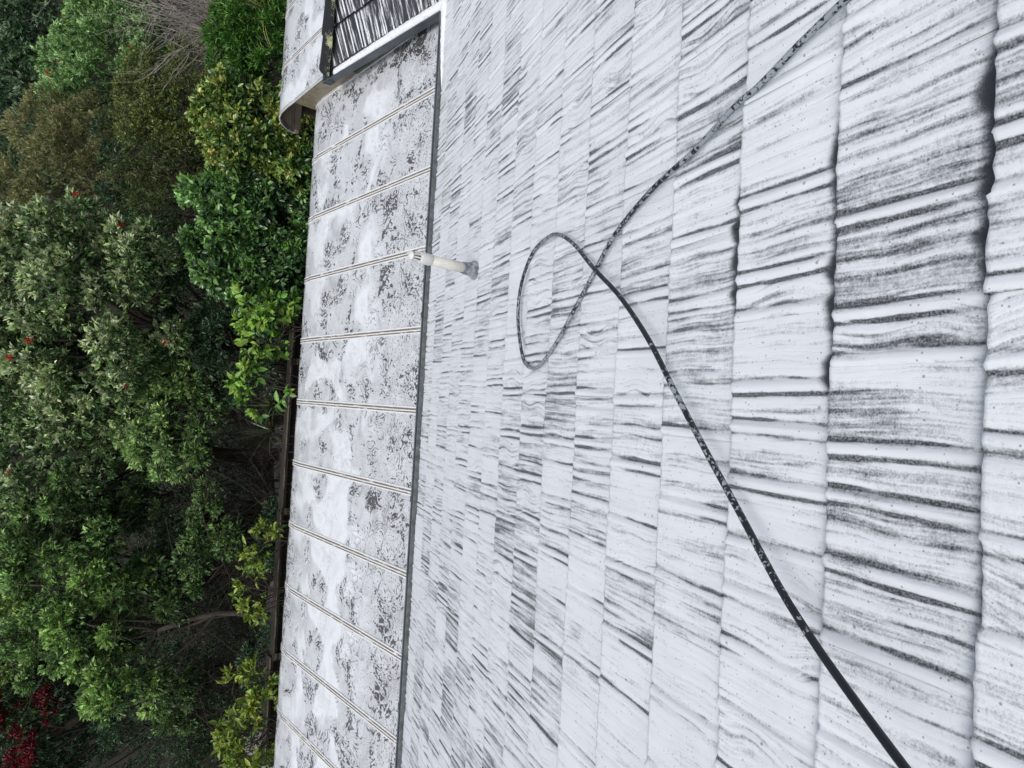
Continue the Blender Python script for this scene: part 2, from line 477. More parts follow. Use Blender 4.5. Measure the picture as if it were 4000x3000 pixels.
# ------------------------------------------------------------------ ground
def terrain(x, y):
    def sm(a, b, v):
        u = min(1, max(0, (v - a) / (b - a))); return u * u * (3 - 2 * u)
    z = -1.0 * sm(12.3, 13.6, y) - 1.6 * sm(14, 27, y) + 13 * sm(34, 120, y) * (1 - 0.25 * sm(-40, 40, x))
    if y > 13: z += 0.12 * math.sin(x * 0.9 + y * 0.5) + 0.10 * math.sin(x * 0.37 - y * 0.8)
    return z
def build_ground():
    xs = [-600, -300, -150, -80, -50] + [x * 1.5 for x in range(-24, 25)] + [50, 80, 150, 300, 600]
    ys = [-600, -200, -60, -20, 0, 6, 10, 12, 12.3, 12.6, 13, 13.4] + [14 + 1.5 * i for i in range(24)] + [55, 65, 80, 100, 120, 200, 400, 800]
    vs = [(x, y, terrain(x, y) - 0.012) for y in ys for x in xs]
    n = len(xs)
    fs = [(j * n + i, j * n + i + 1, (j + 1) * n + i + 1, (j + 1) * n + i) for j in range(len(ys) - 1) for i in range(n - 1)]
    o = MB().add(vs, fs).build('ground', M_SOIL, smooth=True)
    tag(o, kind='structure')
    m = MB(); m.box((-10, 4.6, -0.01), (10, 10.0, 0.0))
    tag(m.build('patio', M_PATIO), kind='structure')
    # gravel path below the fence, seen through gaps in the scrub
    pv = []; n = 40
    for i in range(n + 1):
        x = -9.5 + 8.7 * i / n
        for dy in (0, 1.1, 2.3):
            yy = 15.3 + 0.5 * math.sin(x * 0.4) + dy
            pv.append((x, yy, terrain(x, yy) + 0.02))
    pf = []
    for i in range(n):
        for j in range(2):
            a = i * 3 + j
            pf.append((a, a + 3, a + 4, a + 1))
    tag(MB().add(pv, pf).build('path', M_PATH, smooth=True), kind='structure')
build_ground()

# ------------------------------------------------------------------ house: roofs, tiles, gutters
rng = np.random.default_rng(11)
EAVE_Y, EAVE_Z = 5.25, 2.965
WX, WY = 3.95, 7.57           # wing eave lines
house = empty('house', (0, 2, 0), 'house with dark tiled roofs covered in washing foam', 'house')
TB = math.tan(BETA)
def build_shell():
    m = MB()
    m.box((-9, -9, 0), (3.3, 4.75, 2.75)); m.build('wall', M_WALL, house)
    m = MB()
    m.box((4.45, -9, 0), (9.4, 7.05, 2.75)); m.build('wall', M_WALL, house)
build_shell()
RZ = lambda y: EAVE_Z + (EAVE_Y - y) * TB
def build_decks():
    dz = 0.085
    m = MB()
    y0, y1 = -1.9, EAVE_Y - 0.02
    z0, z1 = RZ(y0) - dz, RZ(y1) - dz
    m.add([(-9.4, y1, z1), (9.4, y1, z1), (9.4, y0, z0), (-9.4, y0, z0), (-9.4, -9.05, z1), (9.4, -9.05, z1)], [(0, 1, 2, 3), (3, 2, 5, 4)])
    main = m.build('roof', M_DECK, house)
    m = MB()
    w = 2.72
    zt = EAVE_Z + w * TB - dz
    ze = EAVE_Z - dz
    m.add([(WX, -6, ze), (WX, WY, ze), (WX + w, WY - w, zt), (WX + w, -6, zt), (WX + 2 * w, WY, ze), (WX + 2 * w, -6, ze)],
          [(0, 1, 2, 3), (1, 4, 2), (4, 5, 3, 2)])
    wing = m.build('wing_roof', M_DECK, house)
    return main, wing
roof_main, roof_wing = build_decks()

TW = 0.62
TL = CO + 0.045
def smooth1(n, step, seed):
    r = np.random.default_rng(seed)
    k = r.normal(size=int(n / step) + 4)
    xs = np.arange(n) / step
    i = xs.astype(int); u = xs - i; u = u * u * (3 - 2 * u)
    return k[i] * (1 - u) + k[i + 1] * u
def tile_arrays(seed, nx=150, ny=7):
    r = np.random.default_rng(seed)
    xs = np.linspace(-TW / 2, TW / 2 + 0.014, nx)
    # shake boundaries inside the tile
    cuts = [-TW / 2 + 0.012]
    while True:
        nxt = cuts[-1] + r.choice([0.11, 0.145, 0.17, 0.21, 0.245])
        if nxt > TW / 2 - 0.08: break
        cuts.append(nxt)
    sid = np.searchsorted(np.array(cuts), xs) - 1
    sid = np.clip(sid, 0, None)
    amp = r.uniform(0.0006, 0.0026, len(cuts) + 1)[sid]
    shade = r.choice([-0.16, -0.10, -0.04, 0.03, 0.08, 0.14], len(cuts) + 1)[sid]
    flA = smooth1(nx, 4.5, seed * 7 + 1); flB = smooth1(nx, 4.5, seed * 7 + 2)
    ys = np.concatenate([np.linspace(-TL, -0.03, ny - 2), [-0.008, 0.0]])
    butt = r.normal(0, 0.003, len(cuts) + 1)[sid] + 0.0015 * smooth1(nx, 5, seed * 7 + 3)
    V = np.zeros((ny, nx, 3)); TH = np.zeros((ny, nx)); SH = np.zeros((ny, nx))
    gamp = r.uniform(0.45, 1.25, (len(cuts), 2))
    wavy = r.choice([0, 0, 0.1, 1.0], len(cuts) + 1)[sid]
    for j, y in enumerate(ys):
        u = (y + TL) / TL
        ph = 0.5 + 0.5 * math.sin(seed + u * 2.2)
        fl = flA * (1 - ph) + flB * ph
        h = amp * fl
        th = np.clip(-fl * 0.10, -0.05, 0.3)
        for c, cx in enumerate(cuts):
            dx = xs - (cx + 0.004 * math.sin(seed * 3 + c * 2 + u * 3))
            h = h + 0.006 * np.exp(-(dx / 0.011) ** 2) - 0.003 * np.exp(-((np.abs(dx) - 0.024) / 0.007) ** 2)
            th = th + gamp[c, 0] * 0.85 * np.exp(-((dx - 0.0205) / 0.0055) ** 2) + gamp[c, 1] * 0.85 * np.exp(-((dx + 0.0205) / 0.0055) ** 2) - 0.5 * np.exp(-(dx / 0.012) ** 2)
        h = h - 0.004 * np.clip((xs - TW / 2) / 0.01, 0, 1)
        V[j, :, 0] = xs
        V[j, :, 1] = y + butt * max(0, (u - 0.6) / 0.4)
        V[j, :, 2] = h
        TH[j] = th * (0.75 + 0.5 * math.sin(seed * 1.7 + u * 3))
        SH[j] = shade
    # rounded nose and butt face
    V1 = V[-1].copy(); V1[:, 1] += 0.0025; V1[:, 2] -= 0.0025
    V2 = V1.copy(); V2[:, 2] -= 0.030; V2[:, 1] -= 0.006
    V = np.concatenate([V, V1[None], V2[None]]); TH = np.concatenate([TH, TH[-1:] * 0.4, TH[-1:] * 0 + 0.5]); SH = np.concatenate([SH, SH[-1:], SH[-1:]])
    return V, TH, SH, np.repeat(wavy[None], len(V), 0)
def tile_mesh(name, arr, mat):
    V, TH, SH, WV = arr
    ny, nx = V.shape[:2]
    me = bpy.data.meshes.new(name)
    fs = [(j * nx + i, j * nx + i + 1, (j + 1) * nx + i + 1, (j + 1) * nx + i) for j in range(ny - 1) for i in range(nx - 1)]
    me.from_pydata(V.reshape(-1, 3).tolist(), [], fs)
    for an, A in (('thin', TH), ('shade', SH), ('wavy', WV)):
        a = me.attributes.new(an, 'FLOAT', 'POINT')
        a.data.foreach_set('value', A.reshape(-1).astype(np.float32))
    me.polygons.foreach_set('use_smooth', [True] * len(fs))
    me.materials.append(mat)
    return me
NVAR = 10
TARR = [tile_arrays(100 + i) for i in range(NVAR)]
TMESH = [tile_mesh('roof_tile', a, M_TILE) for a in TARR]
TMESH_W = [tile_mesh('roof_tile', a, M_TILE_W) for a in TARR]

def cut_mesh(me, mw, planes):
    """copy of a tile mesh trimmed by world planes (point, normal: normal side removed)"""
    bm = bmesh.new(); bm.from_mesh(me)
    inv = mw.inverted()
    for p, n in planes:
        bmesh.ops.bisect_plane(bm, geom=bm.verts[:] + bm.edges[:] + bm.faces[:], plane_co=inv @ p, plane_no=inv.to_3x3() @ n, clear_outer=True)
    m2 = bpy.data.meshes.new(me.name)
    bm.to_mesh(m2); bm.free()
    for mt in me.materials: m2.materials.append(mt)
    return m2
def place_tile(me, xa, ya, za, org, parent, planes, gap, wet):
    mw = Matrix((xa, ya, za)).transposed().to_4x4()
    mw.translation = org
    hit = False
    for p, n in planes:
        ds = [(mw @ Vector((sx * TW / 2, yy, 0)) - p).dot(n) for sx in (-1, 1) for yy in (-TL, 0)]
        if min(ds) > 0: return None
        if max(ds) > 0: hit = True
    if hit:
        me = cut_mesh(me, mw, planes)
        if not me.polygons: return None
    o = bpy.data.objects.new('roof_tile', me)
    lm = mw.copy(); lm.translation = org - wloc(parent)
    o.matrix_local = lm
    o['gap'] = float(gap); o['wet'] = float(wet)
    link(o, parent)
    return o

def lay_main():
    ya = SV * math.cos(TAU) + NV * math.sin(TAU)
    za = NV * math.cos(TAU) - SV * math.sin(TAU)
    xa = Vector((1, 0, 0))
    vp = (Vector((WX - 0.10, EAVE_Y, 0)), Vector((1, 1, 0)).normalized())
    r = np.random.default_rng(5)
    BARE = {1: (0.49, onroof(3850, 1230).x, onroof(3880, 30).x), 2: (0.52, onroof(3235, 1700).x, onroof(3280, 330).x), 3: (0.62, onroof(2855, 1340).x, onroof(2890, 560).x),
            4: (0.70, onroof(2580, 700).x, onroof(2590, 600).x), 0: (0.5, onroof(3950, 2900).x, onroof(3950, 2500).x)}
    cnt = 0
    for k in range(-4, 16):
        s = (k + K0) * CO
        off = r.uniform(0, TW)
        for i in range(-16, 16):
            X = i * TW + off
            org = roofpt(X, s)
            ok = False
            for dx in (-TW / 2, TW / 2):
                for dy in (-TL, 0):
                    a = project(org + xa * dx + ya * dy)
                    if a[2] > 0.05 and -1500 < a[1] < 4800 and a[0] < 6600: ok = True
            if not ok: continue
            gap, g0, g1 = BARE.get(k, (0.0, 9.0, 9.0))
            wet = r.normal(0, 0.04)
            if k == 1: wet -= 0.08
            if k == 0: wet -= 0.08
            if k == 2: wet += 0.10
            v = int(r.integers(NVAR))
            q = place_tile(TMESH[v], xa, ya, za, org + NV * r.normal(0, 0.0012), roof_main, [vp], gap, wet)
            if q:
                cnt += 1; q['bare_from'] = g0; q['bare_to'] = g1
    print('main tiles', cnt)
lay_main()

def lay_wing():
    r = np.random.default_rng(8)
    # west slope (faces -X) and hip end slope (faces +Y)
    for face in ('west', 'end'):
        if face == 'west':
            sv = Vector((-math.cos(BETA), 0, -math.sin(BETA))); nv = Vector((-math.sin(BETA), 0, math.cos(BETA))); xa = Vector((0, 1, 0))
            planes = [(Vector((WX, WY, 0)), Vector((1, 1, 0)).normalized()), (Vector((WX, EAVE_Y + 0.0, 0)), Vector((-1, -1, 0)).normalized())]
            lip = Vector((WX, 0, EAVE_Z)); a0, a1 = 1.9, 8.0
        else:
            sv = SV; nv = NV; xa = Vector((1, 0, 0))
            planes = [(Vector((WX, WY, 0)), Vector((-1, -1, 0)).normalized()), (Vector((WX + 5.44, WY, 0)), Vector((1, -1, 0)).normalized())]
            lip = Vector((0, WY, EAVE_Z)); a0, a1 = 3.6, 9.6
        ya = sv * math.cos(TAU) + nv * math.sin(TAU)
        za = nv * math.cos(TAU) - sv * math.sin(TAU)
        if xa.cross(ya).dot(za) < 0: xa = -xa
        for k in range(6):
            off = r.uniform(0, TW)
            for i in range(12):
                a = a0 + i * TW + off
                if a > a1: break
                org = lip - sv * (k * CO)
                if face == 'west': org = Vector((org.x, a, org.z))
                else: org = Vector((a, org.y, org.z))
                if face == 'end' and k > 3: continue
                place_tile(TMESH_W[int(r.integers(NVAR))], xa, ya, za, org, roof_wing, planes, 0.1, r.normal(0, 0.08))
lay_wing()

def hip_caps():
    # rounded hip capping, laid in overlapping lengths up the hip
    d = Vector((1, -1, TB)).normalized()
    side = Vector((1, 1, 0)).normalized()
    up = side.cross(d)
    if up.z < 0: up = -up
    p0 = Vector((WX - 0.02, WY + 0.02, EAVE_Z + 0.025))
    L = 0.47
    for k in range(8):
        a = p0 + d * (k * (L - 0.05)); b = a + d * L
        vs, ed = [], []
        n = 11
        for q, (pp, rr, lift) in enumerate(((a, 0.118, 0.012), (a + d * 0.02, 0.122, 0.014), (b, 0.112, 0.0))):
            for i in range(n):
                th = math.pi * i / (n - 1)
                vs.append(pp + side * (rr * math.cos(th)) + up * (0.62 * rr * math.sin(th) + lift - 0.03))
                ed.append(max(0.0, -math.cos(th)))
        fs = [(q * n + i, q * n + i + 1, (q + 1) * n + i + 1, (q + 1) * n + i) for q in range(2) for i in range(n - 1)]
        fs.append(tuple(range(n)))
        o = MB().add(vs, fs).build('hip_cap', M_CAP, roof_wing, smooth=True)
        at = o.data.attributes.new('edge', 'FLOAT', 'POINT')
        at.data.foreach_set('value', ed)
hip_caps()

GPROF = [(0, 0), (0, -0.10), (0.112, -0.10), (0.118, -0.012), (0.124, 0.0), (0.118, 0.008), (0.108, 0.004), (0.106, -0.012), (0.100, -0.088), (0.010, -0.088), (0.010, 0)]
def gutters():
    gz = EAVE_Z - 0.010
    yb = EAVE_Y - 0.005
    # main gutter: runs to the inside corner
    for x0, x1 in ((-9.4, -5.3), (-5.3, -2.92), (-2.92, -0.95), (-0.95, 0.83), (0.83, WX - 0.118)):
        m = MB().sweep(GPROF, (x0, yb, gz), (x1 - 0.003, yb, gz), (0, 1, 0), (0, 0, 1))
        m.build('gutter', M_GUTTER, house)
    for x in (-5.3, -2.92, -0.95, 0.83):
        MB().sweep([(0.09, -0.106), (0.117, -0.106), (0.128, -0.012), (0.132, 0.0), (0.124, 0.012), (0.106, 0.008), (0.112, -0.1)], (x - 0.03, yb, gz), (x + 0.03, yb, gz), (0, 1, 0), (0, 0, 1)).build('gutter_joint', M_GUTTER, house)
    LP = [(0.011, -0.087), (0.099, -0.087), (0.105, -0.010), (0.101, -0.010), (0.094, -0.080), (0.011, -0.080)]
    MB().sweep(LP, (-9.4, yb, gz), (WX - 0.118, yb, gz), (0, 1, 0), (0, 0, 1)).build('gutter_lining', M_GUTTER_IN, house)
    # wing gutter along Y and its return along the hip end
    xb = WX + 0.005
    MB().sweep(GPROF, (xb, yb + 0.124, gz), (xb, WY + 0.11, gz), (-1, 0, 0), (0, 0, 1)).build('gutter', M_GUTTER, house)
    MB().box((xb - 0.099, yb, gz - 0.086), (xb - 0.012, WY, gz - 0.045)).build('gutter_lining', M_GUTTER_IN, house)
    MB().sweep(GPROF, (xb - 0.122, WY - 0.005, gz), (WX + 5.44, WY - 0.005, gz), (0, 1, 0), (0, 0, 1)).build('gutter', M_GUTTER, house)
    # fascia boards
    MB().box((-9.4, yb - 0.03, gz - 0.20), (WX, yb - 0.002, gz - 0.015)).build('fascia', M_GUTTER, house)
    MB().box((xb + 0.002, yb, gz - 0.20), (xb + 0.03, WY - 0.04, gz - 0.015)).build('fascia', M_GUTTER, house)
    MB().box((WX, WY - 0.035, gz - 0.20), (WX + 5.44, WY - 0.008, gz - 0.015)).build('fascia', M_GUTTER, house)
gutters()

# ------------------------------------------------------------------ foam lying in the gutter and clotted at tile edges
def foam_heaps():
    r = random.Random(4)
    gz = EAVE_Z - 0.010
    m = MB()
    # wing gutter brim full, round the inside corner and tapering out along the main gutter
    def strip(pts, wid, hgt):
        n = 8
        b = len(m.v)
        for i, p in enumerate(pts):
            t = (pts[min(i + 1, len(pts) - 1)] - pts[max(0, i - 1)]).normalized()
            sd_ = t.cross(Vector((0, 0, 1)))
            for k in range(n):
                a = math.pi * k / (n - 1)
                w = wid[i] * (1 + 0.08 * r.uniform(-1, 1))
                m.v.append(tuple(p + sd_ * (w * math.cos(a)) + Vector((0, 0, hgt[i] * math.sin(a) * (1 + 0.12 * r.uniform(-1, 1)) - 0.02))))
        for i in range(len(pts) - 1):
            for k in range(n - 1):
                m.f.append((b + i * n + k, b + i * n + k + 1, b + (i + 1) * n + k + 1, b + (i + 1) * n + k))
    n = 46
    pts = [Vector((WX - 0.05, WY - 0.13 - (WY - 0.13 - EAVE_Y - 0.06) * i / n, gz)) for i in range(n + 1)]
    strip(pts, [0.044 + 0.012 * min(1, i / 30) for i in range(n + 1)], [0.024 + 0.024 * min(1, i / 30) for i in range(n + 1)])
    n = 30
    pts = [Vector((WX + 0.02 - 0.95 * i / n, EAVE_Y + 0.045 - 0.02 * i / n, gz)) for i in range(n + 1)]
    strip(pts, [0.056 * (1 - i / n) ** 0.6 + 0.006 for i in range(n + 1)], [0.050 * (1 - i / n) ** 0.5 + 0.004 for i in range(n + 1)])
    # up the start of the valley
    n = 16
    pts = [Vector((WX - 0.03 + 0.9 * i / n, EAVE_Y + 0.03 - 0.9 * i / n, gz + 0.9 * i / n * TB + 0.005)) for i in range(n + 1)]
    strip(pts, [0.085 - 0.02 * i / n for i in range(n + 1)], [0.06 - 0.02 * i / n for i in range(n + 1)])
    o = m.build('foam', M_FOAM, smooth=True)
    tag(o, 'thick white foam filling the wing gutter and its inside corner', 'foam', kind='stuff')
foam_heaps()

# ------------------------------------------------------------------ vent pipe
def vent_pipe():
    B = onroof(1848, 1055)
    top = ony(1600, 1012, B.y)
    zt = top.z
    t = empty('vent_pipe', B - NV * 0.03, 'cream plastic vent pipe with slotted cap and grey rubber flashing on the roof', 'pipe')
    r = 0.0365
    def lathe(prof, axis_o, n=24):
        m = MB()
        b = 0
        for rr, z in prof:
            for k in range(n):
                a = 2 * math.pi * k / n
                m.v.append((axis_o.x + rr * math.cos(a), axis_o.y + rr * math.sin(a), z))
        for j in range(len(prof) - 1):
            for k in range(n):
                k2 = (k + 1) % n
                m.f.append((j * n + k, j * n + k2, (j + 1) * n + k2, (j + 1) * n + k))
        m.f.append(tuple(range(n))[::-1]); m.f.append(tuple((len(prof) - 1) * n + k for k in range(n)))
        return m
    zc = zt - 0.165
    lathe([(r, B.z - 0.06), (r, zc)], B).build('pipe', M_PVC, t, smooth=True)
    cap = lathe([(r + 0.002, zc - 0.004), (r + 0.0042, zc), (r + 0.0042, zc + 0.085), (r + 0.001, zc + 0.092)], B).build('cap', M_PVC_CAP, t, smooth=True)
    # slotted cage: core, bars, crown disc
    lathe([(r - 0.006, zc + 0.085), (r - 0.014, zt - 0.022)], B).build('cage', M_SLOT, cap)
    for k in range(9):
        a = 2 * math.pi * (k + 0.3) / 9
        d = Vector((math.cos(a), math.sin(a), 0)); e = Vector((-d.y, d.x, 0))
        m = MB()
        z0, z1 = zc + 0.088, zt - 0.014
        r0, r1 = r + 0.003, r - 0.008
        vs = []
        for rr, z in ((r0, z0), (r1, z1)):
            for w, ins in ((-0.0048, 0), (0.0048, 0), (0.0048, -0.012), (-0.0048, -0.012)):
                vs.append(Vector((B.x, B.y, z)) + d * (rr + ins) + e * w)
        m.add(vs, [(0, 1, 5, 4), (1, 2, 6, 5), (2, 3, 7, 6), (3, 0, 4, 7), (3, 2, 1, 0), (4, 5, 6, 7)])
        m.build('bar', M_PVC_CAP, cap)
    lathe([(r - 0.006, zt - 0.018), (r - 0.005, zt - 0.006), (r - 0.012, zt), (0.004, zt + 0.003)], B).build('crown', M_PVC_CAP, cap, smooth=True)
    # rubber boot, flaring onto the tiles and tilted with the roof at its foot
    prof = [(r + 0.002, 0.105), (r + 0.005, 0.10), (r + 0.006, 0.085), (r + 0.004, 0.078), (r + 0.008, 0.072), (r + 0.010, 0.055), (r + 0.013, 0.034), (r + 0.020, 0.016), (r + 0.030, 0.006), (r + 0.032, -0.04)]
    m = MB(); n = 28
    for i, (rr, h) in enumerate(prof):
        u = max(0, min(1, (0.09 - h) / 0.08))
        for k in range(n):
            a = 2 * math.pi * k / n
            p = Vector((B.x + rr * math.cos(a), B.y + rr * math.sin(a), B.z + h))
            p.z -= u * (p.y - B.y) * TB
            m.v.append(tuple(p))
    for j in range(len(prof) - 1):
        for k in range(n):
            k2 = (k + 1) % n
            m.f.append((j * n + k, j * n + k2, (j + 1) * n + k2, (j + 1) * n + k))
    m.build('flashing', M_BOOT, t, smooth=True)
vent_pipe()

# ------------------------------------------------------------------ hose
def catmull(P, n):
    out = []
    P = [P[0] * 2 - P[1]] + P + [P[-1] * 2 - P[-2]]
    for i in range(1, len(P) - 2):
        a, b, c, d = P[i - 1], P[i], P[i + 1], P[i + 2]
        for k in range(n):
            u = k / n
            out.append(0.5 * ((2 * b) + (c - a) * u + (2 * a - 5 * b + 4 * c - d) * u * u + (3 * b - a - 3 * c + d) * u ** 3))
    out.append(P[-2])
    return out
def hose():
    S = 4000 / 2212
    R_ = 0.0092
    px = [(1940, -110, .012, .72), (1825, 0, .011, .75), (1730, 92, .011, .72), (1640, 185, .012, .7), (1590, 228, .014, .75), (1500, 325, .015, .8), (1420, 398, .015, .5), (1360, 465, .014, .55), (1320, 520, .013, .6),
          (1283, 590, .011, .6), (1240, 670, .010, .6), (1205, 735, .010, .7), (1170, 785, .010, .75), (1150, 796, .010, .75), (1130, 773, .010, .6), (1119, 690, .010, .5), (1126, 615, .010, .45), (1150, 548, .011, .5),
          (1183, 513, .013, .75), (1208, 507, .016, .65), (1240, 528, .024, .5), (1283, 580, .034, .35), (1340, 642, .040, .15), (1400, 732, .045, .25), (1460, 850, .050, .55), (1520, 965, .055, .5), (1600, 1112, .060, .45), (1680, 1262, .068, .35),
          (1750, 1375, .080, .15), (1830, 1490, .10, 0), (1955, 1659, .15, 0), (2090, 1835, .21, 0)]
    pts, fo = [], []
    for x, y, h, f in px:
        pts.append(onroof(x * S, y * S, h)); fo.append(f)
    N = 10
    C = catmull(pts, N)
    F = []
    for i in range(len(fo) - 1):
        for k in range(N): F.append(fo[i] + (fo[i + 1] - fo[i]) * k / N)
    F.append(fo[-1])
    m = MB().tube(C, R_, 14)
    o = m.build('hose', M_HOSE, loc=C[160], smooth=True)
    a = o.data.attributes.new('foamy', 'FLOAT', 'POINT')
    a.data.foreach_set('value', np.repeat(np.array(F, dtype=np.float32), 14))
    tag(o, 'black rubber hose looped across the foamy tiled roof', 'hose')
hose()

# ------------------------------------------------------------------ canopies
def canopy(name, label, x_left, x_right, ribs, prof, front_y, end_plate):
    """prof: list of (y, z) from the house outwards, last ones curl down"""
    c = empty(name, ((x_left + x_right) / 2, prof[0][0], 0), label, 'canopy', 'acrylic canopies along the eaves')
    rr = random.Random(len(name) + int(x_right))
    xs = [x_left] + ribs + [x_right]
    for a, b in zip(xs[:-1], xs[1:]):
        m = MB(); n = 9
        lip = []
        for y, z in prof:
            for i in range(n):
                u = i / (n - 1)
                bow = 0.010 * math.sin(math.pi * u)
                m.v.append((a + (b - a) * u, y, z + bow))
                lip.append(max(0.0, min(1.0, (y - (front_y - 0.20)) / 0.16)))
        k = len(prof)
        m.f = [(j * n + i, j * n + i + 1, (j + 1) * n + i + 1, (j + 1) * n + i) for j in range(k - 1) for i in range(n - 1)]
        o = m.build('panel', M_CANOPY, c, loc=((a + b) / 2, prof[0][0], prof[0][1]), smooth=True)
        at = o.data.attributes.new('lip', 'FLOAT', 'POINT'); at.data.foreach_set('value', lip)
    def bar(x, half, mats):
        # flat joining bar with a raised centre groove, following the curve
        def follow(x0, x1, h0, h1, nm, mat, par):
            m = MB()
            for i, (y, z) in enumerate(prof):
                t = Vector((0, prof[min(i + 1, len(prof) - 1)][0] - prof[max(i - 1, 0)][0], prof[min(i + 1, len(prof) - 1)][1] - prof[max(i - 1, 0)][1])).normalized()
                nrm = Vector((0, -t.z, t.y))
                for xx, h in ((x0, h0), (x0 + 0.003, h1), (x1 - 0.003, h1), (x1, h0)):
                    p = Vector((xx, y, z)) + nrm * h
                    m.v.append(tuple(p))
            k = len(prof)
            m.f = [(j * 4 + i, j * 4 + i + 1, j * 4 + i + 5, j * 4 + i + 4) for j in range(k - 1) for i in range(3)]
            m.f += [(0, 1, 2, 3), tuple((k - 1) * 4 + i for i in range(4))]
            return m.build(nm, mat, par, smooth=False)
        rb = follow(x - half, x + half, -0.004, 0.012, 'rib', M_RIB_WHITE, c)
        follow(x - half * 0.62, x - half * 0.22, 0.011, 0.0145, 'groove', M_RIB, rb)
        follow(x + half * 0.05, x + half * 0.55, 0.011, 0.0145, 'groove', M_RIB, rb)
        return follow
    for x in ribs: bar(x, 0.042, None)
    f = bar(x_right - 0.02, 0.024, None)
    f = bar(x_left + 0.02, 0.024, None)
    # support beam and posts under the outer edge
    yb = prof[-5][0] - 0.22
    zb = prof[-5][1] - 0.10
    MB().box((x_left + 0.06, yb - 0.04, zb - 0.13), (x_right - 0.06, yb + 0.04, zb)).build('beam', M_BROWN, c)
    for x in (x_left + 0.2, (x_left + x_right) / 2, x_right - 0.2):
        MB().box((x - 0.04, yb - 0.039, 0.0), (x + 0.04, yb + 0.039, zb - 0.129)).build('post', M_BROWN, c)
    # brown closing profile along the outer edge
    y, z = prof[-1]
    MB().box((x_left + 0.004, y - 0.05, z - 0.035), (x_right - 0.004, y + 0.008, z + 0.012)).build('edge_rail', M_TRIM if end_plate else M_BROWN, c)
    return c
P1 = [(5.40 + i * 0.5, 2.765 - 0.0697 * (0.5 * i - 0.25)) for i in range(7)]
P1 += [(8.50, 2.548), (8.60, 2.534), (8.68, 2.512), (8.74, 2.478), (8.785, 2.43), (8.80, 2.375), (8.785, 2.31)]
ribs1 = [0.72 + 0.825 * k for k in range(-9, 4)]
c1 = canopy('patio_canopy', 'long grey tinted canopy under the main gutter, streaked with soap film', -7.4, 4.0, ribs1, P1, 8.80, False)
P2 = [(7.40, 2.87), (7.96, 2.837), (8.39, 2.80), (8.85, 2.755), (9.11, 2.735), (9.34, 2.705), (9.52, 2.652), (9.66, 2.575), (9.77, 2.48), (9.85, 2.38), (9.90, 2.29), (9.905, 2.22)]
c2 = canopy('wing_canopy', 'raised grey canopy with rounded end beyond the hip of the wing', 4.0, 9.4, [4.68 + 0.825 * k for k in range(6)], P2, 9.9, True)
def canopy_end():
    # tan upright panel closing the step between the two canopies, brown end plate under the curl
    def zc(P, y):
        for (a, za), (b, zb) in zip(P[:-1], P[1:]):
            if a <= y <= b: return za + (zb - za) * (y - a) / (b - a)
        return P[-1][1]
    m = MB()
    ys = [7.42, 7.9, 8.3, 8.5, 8.6, 8.68, 8.74, 8.785]
    n = len(ys)
    lo = [(3.984, y, zc(P1, y) - 0.01) for y in ys] + [(3.984, 8.83, 2.45)]
    hi = [(3.984, y, zc(P2, y) - 0.006) for y in ys] + [(3.984, 8.83, zc(P2, 8.83) - 0.006)]
    n += 1
    back = [(3.996, y, z) for _, y, z in lo + hi]
    m.add(lo + hi + back, [(i, i + 1, n + i + 1, n + i) for i in range(n - 1)] + [(2 * n + i, 3 * n + i, 3 * n + i + 1, 2 * n + i + 1) for i in range(n - 1)] + [(n - 1, 2 * n - 1, 4 * n - 1, 3 * n - 1), (n, n + 1, 3 * n + 1, 3 * n)])
    m.build('step_panel', M_TRIM, c2)
    # screw heads along the step panel
    for i in range(5):
        y = 7.75 + i * 0.23
        z = zc(P2, y) - 0.05
        mm = MB().tube([(3.975, y, z), (3.986, y, z)], 0.009, 8); mm.build('screw', M_BROWN, c2)
    e = [p for p in P2 if p[0] >= 8.85]
    # chord of the plate
    a, b = (8.90, 2.62), (9.80, 2.19)
    vs = []
    for y, z in e: vs.append((4.045, y - 0.01, z - 0.012))
    ch = [(4.045, b[0], b[1]), (4.045, a[0], a[1])]
    poly = vs + ch
    k = len(poly)
    m = MB().add(poly + [(4.06, y, z) for _, y, z in poly], [tuple(range(k)), tuple(range(k, 2 * k))[::-1]] + [(i, (i + 1) % k, k + (i + 1) % k, k + i) for i in range(k)])
    pl = m.build('end_plate', M_BROWN, c2)
    for off in (0.10, 0.135):
        d = Vector((0, b[0] - a[0], b[1] - a[1])).normalized()
        nrm = Vector((0, -d.z, d.y))
        p0 = Vector((4.042, a[0], a[1])) + nrm * off + d * 0.18
        p1 = Vector((4.042, b[0], b[1])) + nrm * off - d * 0.06
        MB().tube([p0, p1], 0.006, 6).build('bead', M_GUTTER if off < 0.12 else M_BROWN, pl)
canopy_end()

